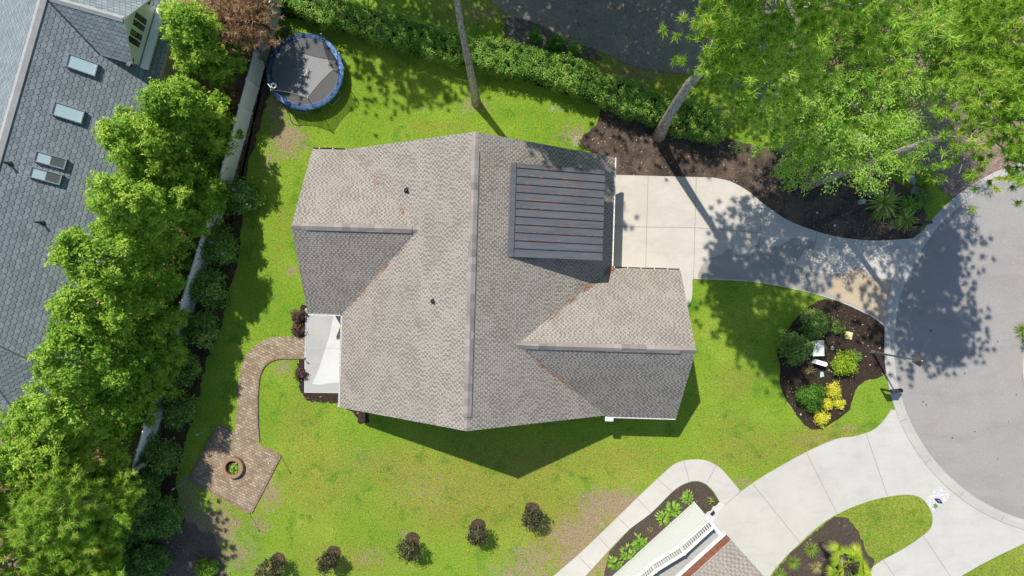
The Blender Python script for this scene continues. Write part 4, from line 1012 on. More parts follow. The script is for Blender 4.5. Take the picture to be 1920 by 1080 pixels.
def blade_arrays(rng, c, n, L, w, arch, lift=(.2, 1.1), segs=5, az=None, tipw=0.1):
    """arching strap leaves from a crown point"""
    Vs, Fs, vs_ = [], [], []; k0 = 0
    for i in range(n):
        a = rng.uniform(0, 2 * np.pi) if az is None else az[i]
        el = rng.uniform(*lift); ln = L * rng.uniform(.7, 1.1); d = np.array([math.cos(a), math.sin(a), 0]); s = np.array([-d[1], d[0], 0])
        v = np.clip(.5 + rng.normal() * .25, 0, 1); p = np.array(c, float); e = el
        for j in range(segs + 1):
            q = j / segs; ww = w * (math.sin(min(1, q * .8 + .25) * math.pi) * .9 + .1) * (1 if q < .95 else tipw)
            Vs += [p - s * ww / 2, p + s * ww / 2]; vs_ += [v, v]
            p = p + (d * math.cos(e) + np.array([0, 0, math.sin(e)])) * ln / segs; e -= arch / segs
        for j in range(segs): Fs.append((k0 + 2 * j, k0 + 2 * j + 1, k0 + 2 * j + 3, k0 + 2 * j + 2))
        k0 += 2 * (segs + 1)
    return np.array(Vs), np.array(Fs), np.array(vs_)

def tuft(seed, name, label, c, n, L, w, arch, mat, group=None, cat='plant', lift=(.2, 1.2)):
    rng = np.random.default_rng(seed); V, F, v = blade_arrays(rng, c, n, L, w, arch, lift)
    o = np_obj(name, V, F, mat, None, v, origin=tuple(c)); return tag(o, label, cat, group)

def hosta(seed, label, c, r, mat=None, group='leafy clumps along the porch wall', n=46):
    rng = np.random.default_rng(seed); Vs, Fs, vv = [], [], []; k = 0
    for i in range(n):
        a = rng.uniform(0, 6.28); q = rng.uniform(.15, 1) ** .7; d = np.array([math.cos(a), math.sin(a), 0]); s = np.array([-d[1], d[0], 0])
        p = np.array(c) + d * r * q * .75 + np.array([0, 0, .42 - .28 * q + rng.normal() * .04]); L = r * .42 * rng.uniform(.7, 1.15); w = L * .42
        dn_ = np.array([0, 0, -.35 * q - .05])
        Vs += [p - d * L * .5, p + s * w * .5 + np.array([0, 0, .03]), p + d * L * .55 + dn_ * L, p - s * w * .5 + np.array([0, 0, .03])]
        Fs.append((k, k + 1, k + 2, k + 3)); k += 4; vv += [np.clip(.5 + rng.normal() * .28, 0, 1)] * 4
    o = np_obj('hosta', np.array(Vs), np.array(Fs), mat or L_hosta, None, np.array(vv), origin=tuple(c)); return tag(o, label, 'plant', group)

# ------------------------------------------------------------------ evergreen row on the left
G = 'tall evergreens behind the white fence'
row = [(440, 120, 6.6, 1.75, 'small bright evergreen at the top of the row, in front of the white dormer'),
       (436, 248, 7.2, 1.85, 'tall evergreen beside the lower corner of the white dormer'),
       (396, 318, 8.3, 2.1, 'tall evergreen reaching across the slates below the single skylights'),
       (382, 408, 9.4, 2.05, 'tall evergreen level with the pair of small split skylights'),
       (345, 492, 9.6, 2.2, 'tall evergreen beside the lower vent pipe of the slate roof'),
       (312, 572, 9.4, 2.1, 'tall evergreen just above the lower hip of the slate roof'),
       (292, 648, 9.6, 2.25, 'tall evergreen covering the lower hip corner of the slate roof'),
       (262, 730, 9.4, 2.2, 'tall evergreen beside the small paved yard at the left edge'),
       (232, 800, 9.0, 2.1, 'lowest tall evergreen of the row, above the long-needled pines')]
row = row + [(418, 386, 5.6, 1.5, 'shorter evergreen hugging the fence where the white boards disappear from view'), (345, 640, 5.4, 1.5, 'shorter evergreen hugging the fence left of the path bend'), (322, 706, 5.6, 1.6, 'shorter evergreen over the fence above the paver terrace')]
protos = []
for i, (u, v, h, r, lab) in enumerate(row):
    p = W(u + (-2 if i == 0 else -20 if i < 3 else -16 if i > 8 else -8 if i < 5 else 12), v); h *= 1.06; r *= 1.06
    evergreen(20 + i, h, r, 'evergreen_tree', p, lab, 'tree', G, vshift=(0.05, -.06, .0, .07, -.04, .03, -.07, .05, 0, -.1, -.05, -.1)[i])
# under-storey and pines at the lower left
evergreen(41, 4.6, 1.9, 'cedar_tree', W(268, 905), 'dark green cedar below the end of the white fence', 'tree', 'dark cedars at the lower left', L_cedar, .8, .10)
evergreen(42, 4.2, 2.0, 'cedar_tree', W(235, 985), 'dark green cedar between the long-needled pines and the bare mulch', 'tree', 'dark cedars at the lower left', L_cedar, .8, .10)
evergreen(43, 5.5, 2.2, 'cedar_tree', W(180, 1040), 'dark green cedar lowest in the left corner, under the pines', 'tree', 'dark cedars at the lower left', L_cedar, .8, .10)
def trunk_path(bu, bv, lx, ly, h, n=7, seed=0, wob=.12):
    """leaning trunk: lx, ly are px of plan lean per metre of height"""
    r = random.Random(seed); out = []
    for i in range(n):
        z = h * i / (n - 1); p = W(bu + lx * z, bv + ly * z); out.append(Vector((p.x + (r.gauss(0, wob) if 0 < i else 0), p.y + (r.gauss(0, wob) if 0 < i else 0), z)))
    return out
GP = 'long-needled pines at the lower left'
pine(51, 'pine_tree', 'light green long-needled pine nearest the end of the white fence', trunk_path(290, 865, -1, 0, 10.5, seed=1), .17, .40, 2.0, GP, 34, 15)
pine(52, 'pine_tree', 'light green long-needled pine in the bottom left corner', trunk_path(190, 955, 0, 0, 12.0, seed=2), .2, .4, 2.7, GP, 44, 15)
pine(53, 'pine_tree', 'light green long-needled pine against the left edge, with bare grey limbs', trunk_path(190, 822, 0, 0, 11.5, seed=3), .2, .42, 2.4, GP, 40, 15)
pine(54, 'pine_tree', 'light green long-needled pine at the bottom edge left of the mulch', trunk_path(262, 985, -1, 1, 9.0, seed=4), .16, .45, 1.9, GP, 32, 14)
# brown conifer over the top of the fence
pine(55, 'dead_conifer', 'brown withered conifer leaning over the top end of the white fence', [W(468, 40), W(460, 52) + UP * 1.8, W(455, 50, 3.2), W(452, 48, 4.4)], .13, .22, 2.0, None, 52, 10, 'dead tree', L_dead, .30, (0.1, 0.3), 22)
# hedge
rng = np.random.default_rng(70)
hc = catmull([(470, -48), (560, -8), (660, 28), (770, 60), (870, 88), (965, 108), (1045, 128), (1130, 160), (1230, 198), (1300, 220), (1366, 240)], 10, False)
hl = [W(u, v, 1.7) for u, v in hc]
cum = np.concatenate([[0], np.cumsum([(Vector((b_.x, b_.y, 0)) - Vector((a_.x, a_.y, 0))).length for a_, b_ in zip(hl[:-1], hl[1:])])])
def hedge_pt(s):
    x = np.interp(s, cum, [p.x for p in hl]); y = np.interp(s, cum, [p.y for p in hl]); x2 = np.interp(s + .1, cum, [p.x for p in hl]); y2 = np.interp(s + .1, cum, [p.y for p in hl])
    x1 = np.interp(s - .1, cum, [p.x for p in hl]); y1 = np.interp(s - .1, cum, [p.y for p in hl])
    t = np.stack([x2 - x1, y2 - y1], -1); t = t / np.linalg.norm(t, axis=-1, keepdims=True)
    return np.stack([x, y], -1), np.stack([-t[:, 1], t[:, 0]], -1)
hw = .78; hh = 1.75
K = 5200; s = rng.uniform(0.1, cum[-1] - .1, K); side = rng.uniform(0, 1, K)
p, nn = hedge_pt(s); top = side < .55
off = np.where(top, rng.uniform(-hw, hw, K), np.where(side < .8, -hw, hw)); z = np.where(top, hh + rng.normal(size=K) * .03, rng.uniform(.1, hh, K))
wid = 1 + .12 * np.sin(s * 1.7) + .08 * np.sin(s * 4.1)
cen = np.concatenate([p + nn * (off * wid)[:, None], (z + .06 * np.sin(s * 2.3))[:, None]], 1)
out = np.concatenate([nn * np.where(top, 0, np.sign(off))[:, None], np.where(top, 1.0, .25)[:, None]], 1)
A = clump_leaves(rng, cen, out, 14, .08, .048, .45, .6, .25)
pat = .16 * np.sin(s * 1.3 + 2) * np.sin(s * .47) + .12 * np.sin(s * 3.7 + off * 3)
A = (A[0], A[1], A[2], np.clip(A[3] + np.repeat(pat, 14), 0, 1))
hedge = thing('clipped_hedge', 'long clipped green hedge along the top lawn edge, crossing behind both bare trunks', 'hedge', tuple(W(960, 110)))
leaf_obj('foliage', rng, [A], L_hedge, hedge, aspect=.55)
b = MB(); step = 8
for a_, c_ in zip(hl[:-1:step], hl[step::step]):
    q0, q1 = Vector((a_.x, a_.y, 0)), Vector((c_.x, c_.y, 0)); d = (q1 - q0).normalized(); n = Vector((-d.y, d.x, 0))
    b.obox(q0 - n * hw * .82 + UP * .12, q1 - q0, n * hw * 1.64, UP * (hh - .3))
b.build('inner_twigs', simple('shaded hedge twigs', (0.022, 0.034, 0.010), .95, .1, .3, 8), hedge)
# tall bare trunk on the top lawn, leaning away from the house
def leanpath(pts): return [W(*p) for p in pts]
def plan(bu, bv, segs):
    """segs: (height, plan px u, plan px v)"""
    out = [W(bu, bv)]
    for h, u, v in segs:
        p = W(u, v); out.append(Vector((p.x, p.y, h)))
    return out
pine(61, 'pine_tree', 'tall pine on the top lawn whose bare grey trunk rises left of the metal dormer', plan(893, 193, [(2.5, 891, 178), (5, 887, 160), (8, 882, 138), (11, 881, 122), (14.5, 880, 106), (17, 880, 96), (20, 880, 92)]), .24, .78, 2.3, None, 32, 12, shift=(1.9, 1.1))
pine(62, 'pine_tree', 'tall pine with a bare grey trunk rising from the mulch over the driveway head', plan(1235, 255, [(2.5, 1229, 250), (5, 1226, 244), (8, 1225, 236), (11, 1228, 232), (14, 1227, 228), (18, 1218, 224), (22, 1204, 222), (25.5, 1190, 222)]), .33, .60, 3.6, None, 84, 14, shift=(.5, -.1), bias=.45)
pine(63, 'pine_tree', 'tall pine leaning over the kerb beside the brick apron, trunk rising behind the pale-limbed tree', plan(1515, 345, [(3, 1521, 343), (6, 1528, 340), (9, 1535, 338), (12, 1543, 336), (15, 1556, 334), (17, 1566, 331)]), .29, .73, 3.2, None, 52, 13, shift=(1.7, .2))
pine(64, 'pine_tree', 'pine at the top edge between the bare-trunk pine and the pale-limbed tree', plan(1440, 112, [(4, 1442, 112), (7, 1444, 112), (10, 1446, 112), (12, 1447, 112)]), .22, .5, 3.0, None, 46, 14)
pine(65, 'pine_tree', 'pine in the top right corner above the brick apron', plan(1588, 205, [(4, 1592, 206), (9, 1600, 208), (13, 1606, 210), (17, 1608, 212)]), .22, .58, 2.6, None, 44, 13)
broadleaf(66, 'oak_tree', 'pale-limbed small-leaved tree standing between the driveway mulch and the lane', W(1462, 284), 8, Vector((W(1474, 266).x, W(1474, 266).y, 7.2)), 4.6, 2.4, L_oak, 1040, 46, .068)
broadleaf(67, 'oak_tree', 'dense small-leaved tree at the top right behind the brick apron', W(1640, 135), 9, Vector((W(1632, 158).x, W(1632, 158).y, 8.6)), 4.3, 2.7, L_oak, 1000, 46, .072)
# trees beyond the top edge whose shade falls on the lane and lawn
GT = 'pines beyond the top edge'
for k, (u, v, h, r) in enumerate(((945, -190, 15, 4.2), (1075, -185, 16, 4.6), (1195, -160, 15, 4.2), (1020, -130, 11, 3.6), (620, -150, 18, 3.6), (1290, -110, 14, 3.8), (860, -240, 16, 4.0), (1155, -35, 17, 3.6), (1065, -70, 15, 3.6), (715, -175, 17, 3.4), (770, -180, 14, 3.4), (1285, -14, 13, 3.0))):
    if k == 0:
        tp = pine(71, 'pine_tree', 'pine standing just beyond the top edge of the picture', trunk_path(u, v, 0, 0, 15, seed=11), .22, .42, 4.2, GT, 50, 10, ndl=.27)
    else:
        c = copy_tree(tp); c.location = W(u, v); c.rotation_euler = (0, 0, k * 1.1); c.scale = (r / 4.2, r / 4.2, h / 15)
# shrubs by the lane
for k, (u, v, r, h, m_, lab) in enumerate(((1003, 68, .42, .7, L_round, 'dull low shrub by the gravel, leftmost of three beyond the hedge'), (1042, 82, .55, .8, L_round, 'bright green rounded shrub, middle of three beyond the hedge'), (1077, 95, .55, .8, L_gard, 'dark rounded shrub, rightmost of three beyond the hedge'))):
    shrub(80 + k, 'round_shrub', lab, W(u, v, .3) - UP * .3, r, h, m_, .05, 50, 20, 'shrubs beyond the hedge')
# gardenias along the fence
GG = 'white-flowered shrubs along the fence'
for k, (u, v, r, h, fl_, lab) in enumerate(((462, 372, .8, 1.3, 1, 'dark glossy shrub by the fence, topmost of its row'), (418, 462, 1.0, 1.5, 4, 'dark glossy shrub with white flowers, just above the exposed fence corner'), (398, 540, .95, 1.5, 3, 'dark glossy shrub by the fence, second below the exposed fence corner'), (385, 612, .85, 1.4, 4, 'dark glossy shrub with white flowers, left of the path bend'),
        (352, 690, .8, 1.4, 2, 'dark glossy shrub left of the straight stretch of the path'), (345, 765, .8, 1.3, 1, 'dark glossy shrub left of the top corner of the paver terrace'), (305, 852, 1.1, 1.6, 0, 'broad dark shrub hiding the lower end of the white fence'), (318, 962, 1.0, 1.7, 1, 'sunlit glossy shrub lowest of the row, left of the terrace corner'))):
    shrub(90 + k, 'gardenia_shrub', lab, W(u, v), r * 1.22, h, L_gard, .075, 130, 26, GG, flowers=fl_)
for k, (u, v, r, h, lab) in enumerate(((232, 1052, 1.2, 1.8, 'dark understorey bush at the bottom edge below the dark cedars'), (292, 1046, 1.1, 1.5, 'dark understorey bush at the bottom edge, left of the bare mulch'), (282, 968, 1.2, 2.2, 'dark understorey bush between the cedars and the lowest glossy shrub'))):
    shrub(220 + k, 'understorey_bush', lab, W(u, v), r, h, L_cedar, .075, 120, 24, 'understorey bushes at the lower left')
shrub(99, 'green_shrub', 'bright green shrub at the bottom edge below the bare mulch', W(392, 1062), .7, .9, L_arb, .07, 50, 20)
shrub(101, 'red_shrub', 'dark red shrub against the wall above the path end', W(563, 592), .45, .7, L_red, .05, 46, 18, 'dark red shrubs by the patio')
shrub(102, 'red_shrub', 'dark red shrub just above the path where it meets the patio', W(561, 618), .4, .6, L_red, .05, 40, 18, 'dark red shrubs by the patio')
shrub(103, 'red_shrub', 'dark red shrub below the path along the patio edge', W(565, 700), .38, .5, L_red, .05, 40, 16, 'dark red shrubs by the patio')
# little dark trees on the lower lawn
GL = 'row of small dark trees on the lower lawn'
for k, (u, v, lab) in enumerate(((998, 955, 'small dark tree of the lawn row nearest the pavement'), (897, 986, 'small dark tree of the lawn row, second from the pavement'), (774, 1012, 'small dark tree of the lawn row, the middle of five'), (626, 1036, 'small dark tree of the lawn row, second from the left'), (522, 1050, 'small dark tree of the lawn row, leftmost of five'))):
    base = W(u, v)
    b = MB(); b.prism(rough_edge([(u + 18 * math.cos(a), v + 18 * math.sin(a)) for a in np.arange(0, 6.28, .5)], 1.0, k, 4) and [W(x, y) for x, y in rough_edge([(u + 14 * math.cos(a), v + 14 * math.sin(a)) for a in np.arange(0, 6.28, .5)], 1.0, k, 4)], -.02, .016); b.build('tree_mulch_ring', M_mulch4, kind='structure')
    rng = np.random.default_rng(110 + k); t = thing('ornamental_tree', lab, 'small tree', base, GL)
    b = MB(); b.tube([base, base + Vector((.02, 0, 1.0)), base + Vector((0, .03, 1.9))], [.045, .035, .012], 7); b.build('trunk', M_bark2, t)
    d = rdirs(rng, 85); cen = np.array(base) + np.array([0, 0, 1.6]) + d * np.array([.72, .72, .75]) * (.98, .82, .94, .8, 1.05)[k] * rng.uniform(.3, 1, (85, 1)) ** .6
    leaf_obj('crown', rng, [clump_leaves(rng, cen, d, 16, .09, .065, .4, .7, .25)], L_plum, t, aspect=.55)

# ------------------------------------------------------------------ front bed
GB = 'shrubs in the front mulch bed'
shrub(120, 'bed_shrub', 'large grey-green shrub at the top of the front bed, above the pale box', W(1520, 606), .88, 1.2, L_mid, .07, 90, 24, GB)
shrub(121, 'bed_shrub', 'largest grey-green shrub at the left of the front bed, overlapping the pale box', W(1485, 650), 1.0, 1.3, L_mid, .07, 100, 24, GB)
shrub(122, 'bed_shrub', 'small olive shrub beside the yellow stone ornament', W(1567, 615), .42, .5, L_mid, .045, 46, 18, GB)
shrub(123, 'bed_shrub', 'lime green pointed shrub in the middle of the front bed', W(1575, 681), .72, 1.1, L_lime, .055, 90, 24, GB, cone=False)
shrub(124, 'bed_shrub', 'small dull shrub between the lime shrub and the lamp post', W(1600, 668), .38, .55, L_mid, .045, 40, 18, GB)
shrub(125, 'bed_shrub', 'dense deep green round bush beside the yellow shrubs', W(1513, 741), .78, 1.2, L_round, .05, 130, 26, GB)
for k, (u, v, r, lab) in enumerate(((1557, 731, .5, 'yellow shrub, topmost and largest of four beside the round bush'), (1546, 757, .38, 'yellow shrub touching the round bush on its right'), (1571, 756, .32, 'yellow shrub, smallest and rightmost of four'), (1537, 783, .46, 'yellow shrub, lowest of four at the tip of the front bed'))):
    shrub(130 + k, 'yellow_shrub', lab, W(u, v), r, r * 1.3, L_yel, .045, 60, 22, 'yellow shrubs in the front bed')
tb = thing('transformer_box', 'pale green steel utility box half covered by the largest shrub', 'utility box', W(1524, 651))
g = MB(); c = W(1524, 651); g.box(c + UP * .36, (.62, .86, .72), .04); g.build('cabinet', simple('pale green steel', (0.52, 0.57, 0.50), .5), tb)
g = MB(); g.box(c + UP * .745, (.68, .92, .05), .04); g.build('lid', simple('pale green lid', (0.60, 0.65, 0.58), .5), tb)
up_ = thing('utility_pedestal', 'white rounded plastic pedestal below the pale green box', 'utility pedestal', W(1532, 678))
c = W(1532, 679); g = MB(); a = -.28; P = [(c.x + math.cos(a) * x - math.sin(a) * y, c.y + math.sin(a) * x + math.cos(a) * y) for x, y in [(-.33, -.13), (.26, -.13), (.35, -.07), (.37, 0), (.35, .07), (.26, .13), (-.33, .13)]]
g.prism(P, 0, .62); g.build('cover', M_vinyl, up_)
g = MB(); g.box(c + Vector((-.08, .02, .635)), (.3, .05, .03), a); g.build('louvre', M_grey, up_)
g = MB(); c = W(1540, 702); g.prism([(c.x - .12, c.y - .17), (c.x + .12, c.y - .1), (c.x + .06, c.y + .17), (c.x - .1, c.y + .15)], 0, .12); tag(g.build('valve_cover', simple('pale teal plastic', (0.38, 0.58, 0.54), .5), origin=c), 'pale teal flat cover in the mulch below the white pedestal', 'valve cover')
g = MB(); c = W(1590, 629); g.lathe([(0, .24), (.12, .22), (.22, .14), (.25, .05), (.22, 0)], c, 9)
for a in (0.6, 2.2, 3.9, 5.2): g.lathe([(0, .2), (.07, .17), (.1, .06), (.08, 0)], c + Vector((.2 * math.cos(a), .2 * math.sin(a), 0)), 7)
tag(g.build('stone_ornament', simple('pale yellow stone', (0.66, 0.60, 0.26), .8), origin=c), 'pale yellow lumpy stone ornament in the front bed', 'garden ornament')
for k, (u, v, s_, lab) in enumerate(((1560, 653, .14, 'grey-white stone right of the pale green box'), (1504, 595, .12, 'white stone at the upper left rim of the front bed'), (1623, 668, .06, 'tiny white stone left of the lamp post base'), (1631, 684, .06, 'tiny white stone below the lamp post base'), (1554, 694, .06, 'tiny white stone right of the white pedestal'), (1501, 777, .07, 'white stone at the lower left of the front bed'), (1565, 423, .09, 'round white stone in the mulch above the driveway bend'), (1532, 399, .07, 'small white stone high in the mulch above the driveway'))):
    rng = np.random.default_rng(140 + k); c = W(u, v); g = MB()
    g.lathe([(0, s_ * .9), (s_ * .55, s_ * .75), (s_, s_ * .35), (s_ * .9, 0)], c, 8)
    o = g.build('garden_stone', M_gravelw, origin=c); o.scale = (1, rng.uniform(.6, .9), 1); o.rotation_euler = (0, 0, rng.uniform(0, 3)); tag(o, lab, 'stone', 'white stones in the mulch')
tuft(150, 'dry_grass_clump', 'dry straw-coloured clump right of the pale green box', W(1542, 650), 26, .42, .02, 1.1, L_tan)
tuft(151, 'dry_grass_clump', 'dry straw-coloured clump left of the white pedestal', W(1518, 695), 24, .5, .02, 1.1, L_tan)
# street lamp
lp = thing('street_lamp', 'dark street lamp on a slim steel pole at the edge of the front bed', 'street lamp', W(1635, 660))
c = W(1635, 660); LHt = 4.55
g = MB(); g.lathe([(.0, .0), (.13, 0), (.13, .1), (.085, .3), (.065, .34), (.06, 1.2), (.075, 1.25), (.075, 1.32), (.055, 1.36), (.04, LHt - .1), (.06, LHt - .08), (.06, LHt)], c, 14); g.build('pole', M_steel if False else simple('weathered blue grey steel', (0.12, 0.14, 0.16), .5, .5), lp)
g = MB(); ct = c + UP * (LHt + .34); rr_ = .36
pts = [ct + Vector((rr_ * math.cos(a), rr_ * math.sin(a), -.14)) for a in (0.2, 1.77, 3.34, 4.91)]
g.add(pts + [ct + UP * .12] + [p - UP * .04 for p in pts], [(0, 1, 4), (1, 2, 4), (2, 3, 4), (3, 0, 4), (8, 7, 6, 5), (0, 5, 6, 1), (1, 6, 7, 2), (2, 7, 8, 3), (3, 8, 5, 0)]); g.build('lamp_cap', M_dark, lp)
g = MB(); g.lathe([(0, .2), (.035, .18), (.045, .14), (.03, .08)], ct, 10); g.build('finial', M_steel, lp)
fr = Mat('frosted lamp glass', .3, .5); fr.color((.5, .5, .46))
g = MB(); g.lathe([(.12, -.42), (.22, -.19), (0.1, -.17)], ct, 4); g.build('lamp_glass', fr.m, lp)
# mail boxes
def mailbox(label, base, ang, post_h=1.05):
    t = thing('mailbox', label, 'mailbox', base, 'mailboxes by the kerb'); d = Vector((math.cos(ang), math.sin(ang), 0)); n = Vector((-d.y, d.x, 0))
    g = MB(); g.box(base + UP * post_h / 2, (.1, .1, post_h), ang); g.build('post', M_black, t)
    g = MB(); p = base + d * .02 + UP * (post_h - .32); g.obox(p - n * .03, d * .5 , n * .06, UP * .06); g.obox(base + d * .05 + UP * .5 - n * .02, d * .3 + UP * .28, n * .04, UP * .05); g.build('bracket', M_black, t)
    g = MB(); seg = 8; prof = [(-.12, 0), (.12, 0)] + [(.12 * math.cos(math.pi * k / seg), .12 + .12 * math.sin(math.pi * k / seg)) for k in range(seg + 1)]
    o = base - d * .02 + UP * post_h; P = [o + n * x + UP * z for x, z in prof] + [o + d * .62 + n * x + UP * z for x, z in prof]; m_ = len(prof)
    g.add(P, [tuple(range(m_ - 1, -1, -1)), tuple(range(m_, 2 * m_))] + [(i, (i + 1) % m_, m_ + (i + 1) % m_, m_ + i) for i in range(m_)]); bx_ = g.build('box', simple('black painted tin', (0.03, 0.034, 0.042), .35, .5), t)
    g = MB(); g.obox(o + d * .15 + n * .125 + UP * .1, d * .14, n * .012, UP * .16); g.build('flag', simple('flag red', (.35, .03, .03), .5), bx_)
    g = MB(); g.obox(o + d * .622 - n * .1 + UP * .02, d * .012, n * .2, UP * .18); g.build('door', M_dark, bx_)
    return t
mailbox('black mailbox on a post below the street lamp, beside the kerb', W(1652, 729), .12)
mailbox('black mailbox between the spiky plants and the driveway mouth', W(1706, 424), .25)

# ------------------------------------------------------------------ upper mulch bed
tuft(160, 'yucca', 'large spiky yucca with long fanned blades in the upper mulch bed', W(1648, 382) + UP * .35, 120, 1.35, .085, 1.3, L_yucca, cat='plant', lift=(.05, 1.2))
tuft(161, 'leafy_lily', 'clump of broad arching leaves between the yucca and the black mailbox', W(1692, 412) + UP * .2, 80, .95, .09, 1.5, L_yucca, cat='plant', lift=(.2, 1.2))
tuft(162, 'leafy_lily', 'darker clump of arching leaves above the black mailbox', W(1698, 386) + UP * .2, 70, .85, .07, 1.4, L_hosta, cat='plant', lift=(.2, 1.2))
tuft(163, 'withered_plant', 'withered yellow plant at the foot of the yucca', W(1668, 423) + UP * .05, 40, .42, .09, 1.4, L_tan, cat='plant')
shrub(164, 'verge_shrub', 'yellow-green shrub beside the brick apron', W(1728, 334), .75, .6, L_lime, .05, 60, 20)
shrub(165, 'verge_shrub', 'dull green shrub along the kerb above the black mailbox', W(1726, 375), .6, .5, L_mid, .05, 50, 20)
g = MB(); c = W(1612, 379); g.lathe([(0, .55), (.1, .54), (.15, .48), (.16, 0)], c, 14); o = g.build('cable_pedestal', simple('pale green plastic', (0.33, 0.47, 0.40), .5), origin=c); tag(o, 'pale green round cable pedestal left of the yucca', 'utility pedestal')
g = MB(); c = W(1622, 361); g.box(c + UP * .3, (.6, .5, .6), .5); g.box(c + UP * .62, (.66, .56, .05), .5); tag(g.build('utility_cabinet', simple('dark green steel', (0.06, 0.085, 0.075), .5), origin=c), 'dark green utility cabinet behind the round pedestal', 'utility box')
g = MB(); c = W(1718, 360); g.box(c + UP * .12, (.8, .45, .24), -.35); tag(g.build('stone_block', simple('grey cut stone', (0.20, 0.185, 0.18), .85), origin=c), 'grey cut stone block below the curved bench', 'stone block')
bn = thing('curved_bench', 'grey curved stone bench beside the brick apron', 'bench', W(1708, 330)); c = W(1708, 330)
g = MB(); arc = [(c.x + .35 + .75 * math.cos(a), c.y + .75 * math.sin(a)) for a in np.linspace(2.2, 4.1, 10)] + [(c.x + .35 + .4 * math.cos(a), c.y + .4 * math.sin(a)) for a in np.linspace(4.1, 2.2, 10)]
g.prism(arc, .36, .46); g.build('seat', simple('grey bench stone', (0.22, 0.22, 0.225), .8), bn)
for a in (2.5, 3.8):
    g = MB(); g.box((c.x + .35 + .57 * math.cos(a), c.y + .57 * math.sin(a), .18), (.22, .16, .36), a); g.build('leg', M_grey, bn)

# ------------------------------------------------------------------ plants by the lower drive
for k, (u, v, r, lab) in enumerate(((1288, 931, .42, 'leafy clump at the porch corner, topmost of the porch row'), (1261, 953, .5, 'largest leafy clump, second from the porch corner'), (1241, 970, .45, 'leafy clump third from the porch corner, touching the largest'), (1198, 1012, .5, 'leafy clump fourth from the porch corner, below the thin sprig'), (1177, 1034, .46, 'leafy clump fifth from the porch corner'), (1153, 1053, .46, 'leafy clump lowest of the porch row'))):
    hosta(170 + k, lab, W(u, v), r * 1.3, n=64)
hosta(177, 'small yellowish clump beside the white gravel', W(1331, 938), .36, L_tuft, None, 34)
hosta(178, 'thin pale sprig in the mulch between the leafy clumps', W(1219, 990), .24, L_tan, None, 16)
g = MB(); c = W(1335, 961); g.box(c + UP * .1, (.3, .12, .08), -.75 + math.pi / 2); g.box(c + UP * .18, (.24, .1, .1), -.75 + math.pi / 2); tag(g.build('downspout_block', M_black, origin=c), 'small black outlet block on the white gravel by the porch', 'drain outlet')
GO = 'grass tufts on the drive island'
tuft(180, 'ornamental_grass', 'green grass tuft nearest the palm trunk', W(1519, 1029) + UP * .08, 150, .66, .02, 1.3, L_tuft, GO)
tuft(181, 'ornamental_grass', 'green grass tuft along the drive edge, second from the palm', W(1486, 1053) + UP * .08, 150, .62, .02, 1.3, L_tuft, GO)
tuft(182, 'ornamental_grass', 'tan and green grass tuft below the one nearest the palm', W(1528, 1062) + UP * .08, 110, .55, .02, 1.3, L_tan, GO)
tuft(183, 'ornamental_grass', 'green grass tuft at the bottom edge of the drive island', W(1461, 1074) + UP * .08, 120, .55, .02, 1.3, L_tuft, GO)
pm = thing('palmetto', 'palm with a bare brown trunk and yellow-green fan fronds on the drive island', 'palm tree', W(1540, 1021))
pb_ = W(1540, 1021); pt_ = Vector((W(1546, 1024).x, W(1546, 1024).y, 2.9))
g = MB(); g.tube([pb_, pb_.lerp(pt_, .4) + Vector((.02, .01, 0)), pt_], [.2, .16, .17], 12); g.build('trunk', mk_bark('palm trunk', (0.26, 0.18, 0.13), (0.44, 0.33, 0.25), 1.4), pm, smooth=True)
rng = np.random.default_rng(190)
for i in range(28):
    a = i * 2.4 + rng.normal() * .2; el = rng.uniform(-.35, 1.0); d = np.array([math.cos(a) * math.cos(el), math.sin(a) * math.cos(el), math.sin(el)])
    L = rng.uniform(.55, .95); e = np.array(pt_) + d * L; Vs, Fs, vv = [], [], []; k = 0
    s = np.array([-math.sin(a), math.cos(a), 0]); v0 = np.clip(.5 + rng.normal() * .25, 0, 1)
    for j in range(15):
        q = -1.25 + 2.5 * j / 14; dd = d * math.cos(q) + s * math.sin(q); dd[2] -= .28 * abs(q); ln = .62 * (1 - .22 * abs(q)) * rng.uniform(.9, 1.1); w = np.cross(dd, np.array([0, 0, 1.0])); w = w / np.linalg.norm(w) * .022
        m_ = e + dd * ln * .5; t_ = e + dd * ln + np.array([0, 0, -.12])
        Vs += [e, m_ + w, t_, m_ - w]; Fs.append((k, k + 1, k + 2, k + 3)); k += 4; vv += [np.clip(v0 + rng.normal() * .1, 0, 1)] * 4
    Vs += [np.array(pt_), e + s * .012, e - s * .012, np.array(pt_) + s * .02]; Fs.append((k, k + 1, k + 2, k + 3)); vv += [.4] * 4
    np_obj('frond', np.array(Vs), np.array(Fs), L_palm, pm, np.array(vv))
# navy marker and weed on the white gravel square
mk = thing('marker_plate', 'small tilted navy diamond plate on the white gravel square', 'marker sign', W(1758, 938))
g = MB(); q = [W(1752.5, 934, .22), W(1762, 935.2, .26), W(1768.5, 944, .22), W(1759, 942.2, .2)]; g.slab(q, .02, 0, 0); g.build('plate', simple('navy enamel', (0.035, 0.04, 0.11), .4), mk)
g = MB(); q2 = [Vector(p).lerp((q[0] + q[2]) / 2, .62) + UP * .012 for p in q]; g.slab(q2, .006, 0, 0); g.build('emblem', simple('pale blue enamel', (0.22, 0.26, 0.42), .5), mk)
g = MB(); g.tube([W(1760, 939), W(1760, 939, .2)], .015, 6); g.build('stake', M_steel, mk)
tuft(195, 'weed', 'small green weed growing through the white gravel square', W(1751, 947) + UP * .07, 24, .26, .03, 1.2, L_mid)
tuft(196, 'island_plant', 'arching green plant at the rim of the round road island', W(1914, 618) + UP * .1, 60, .7, .04, 1.2, L_tuft)
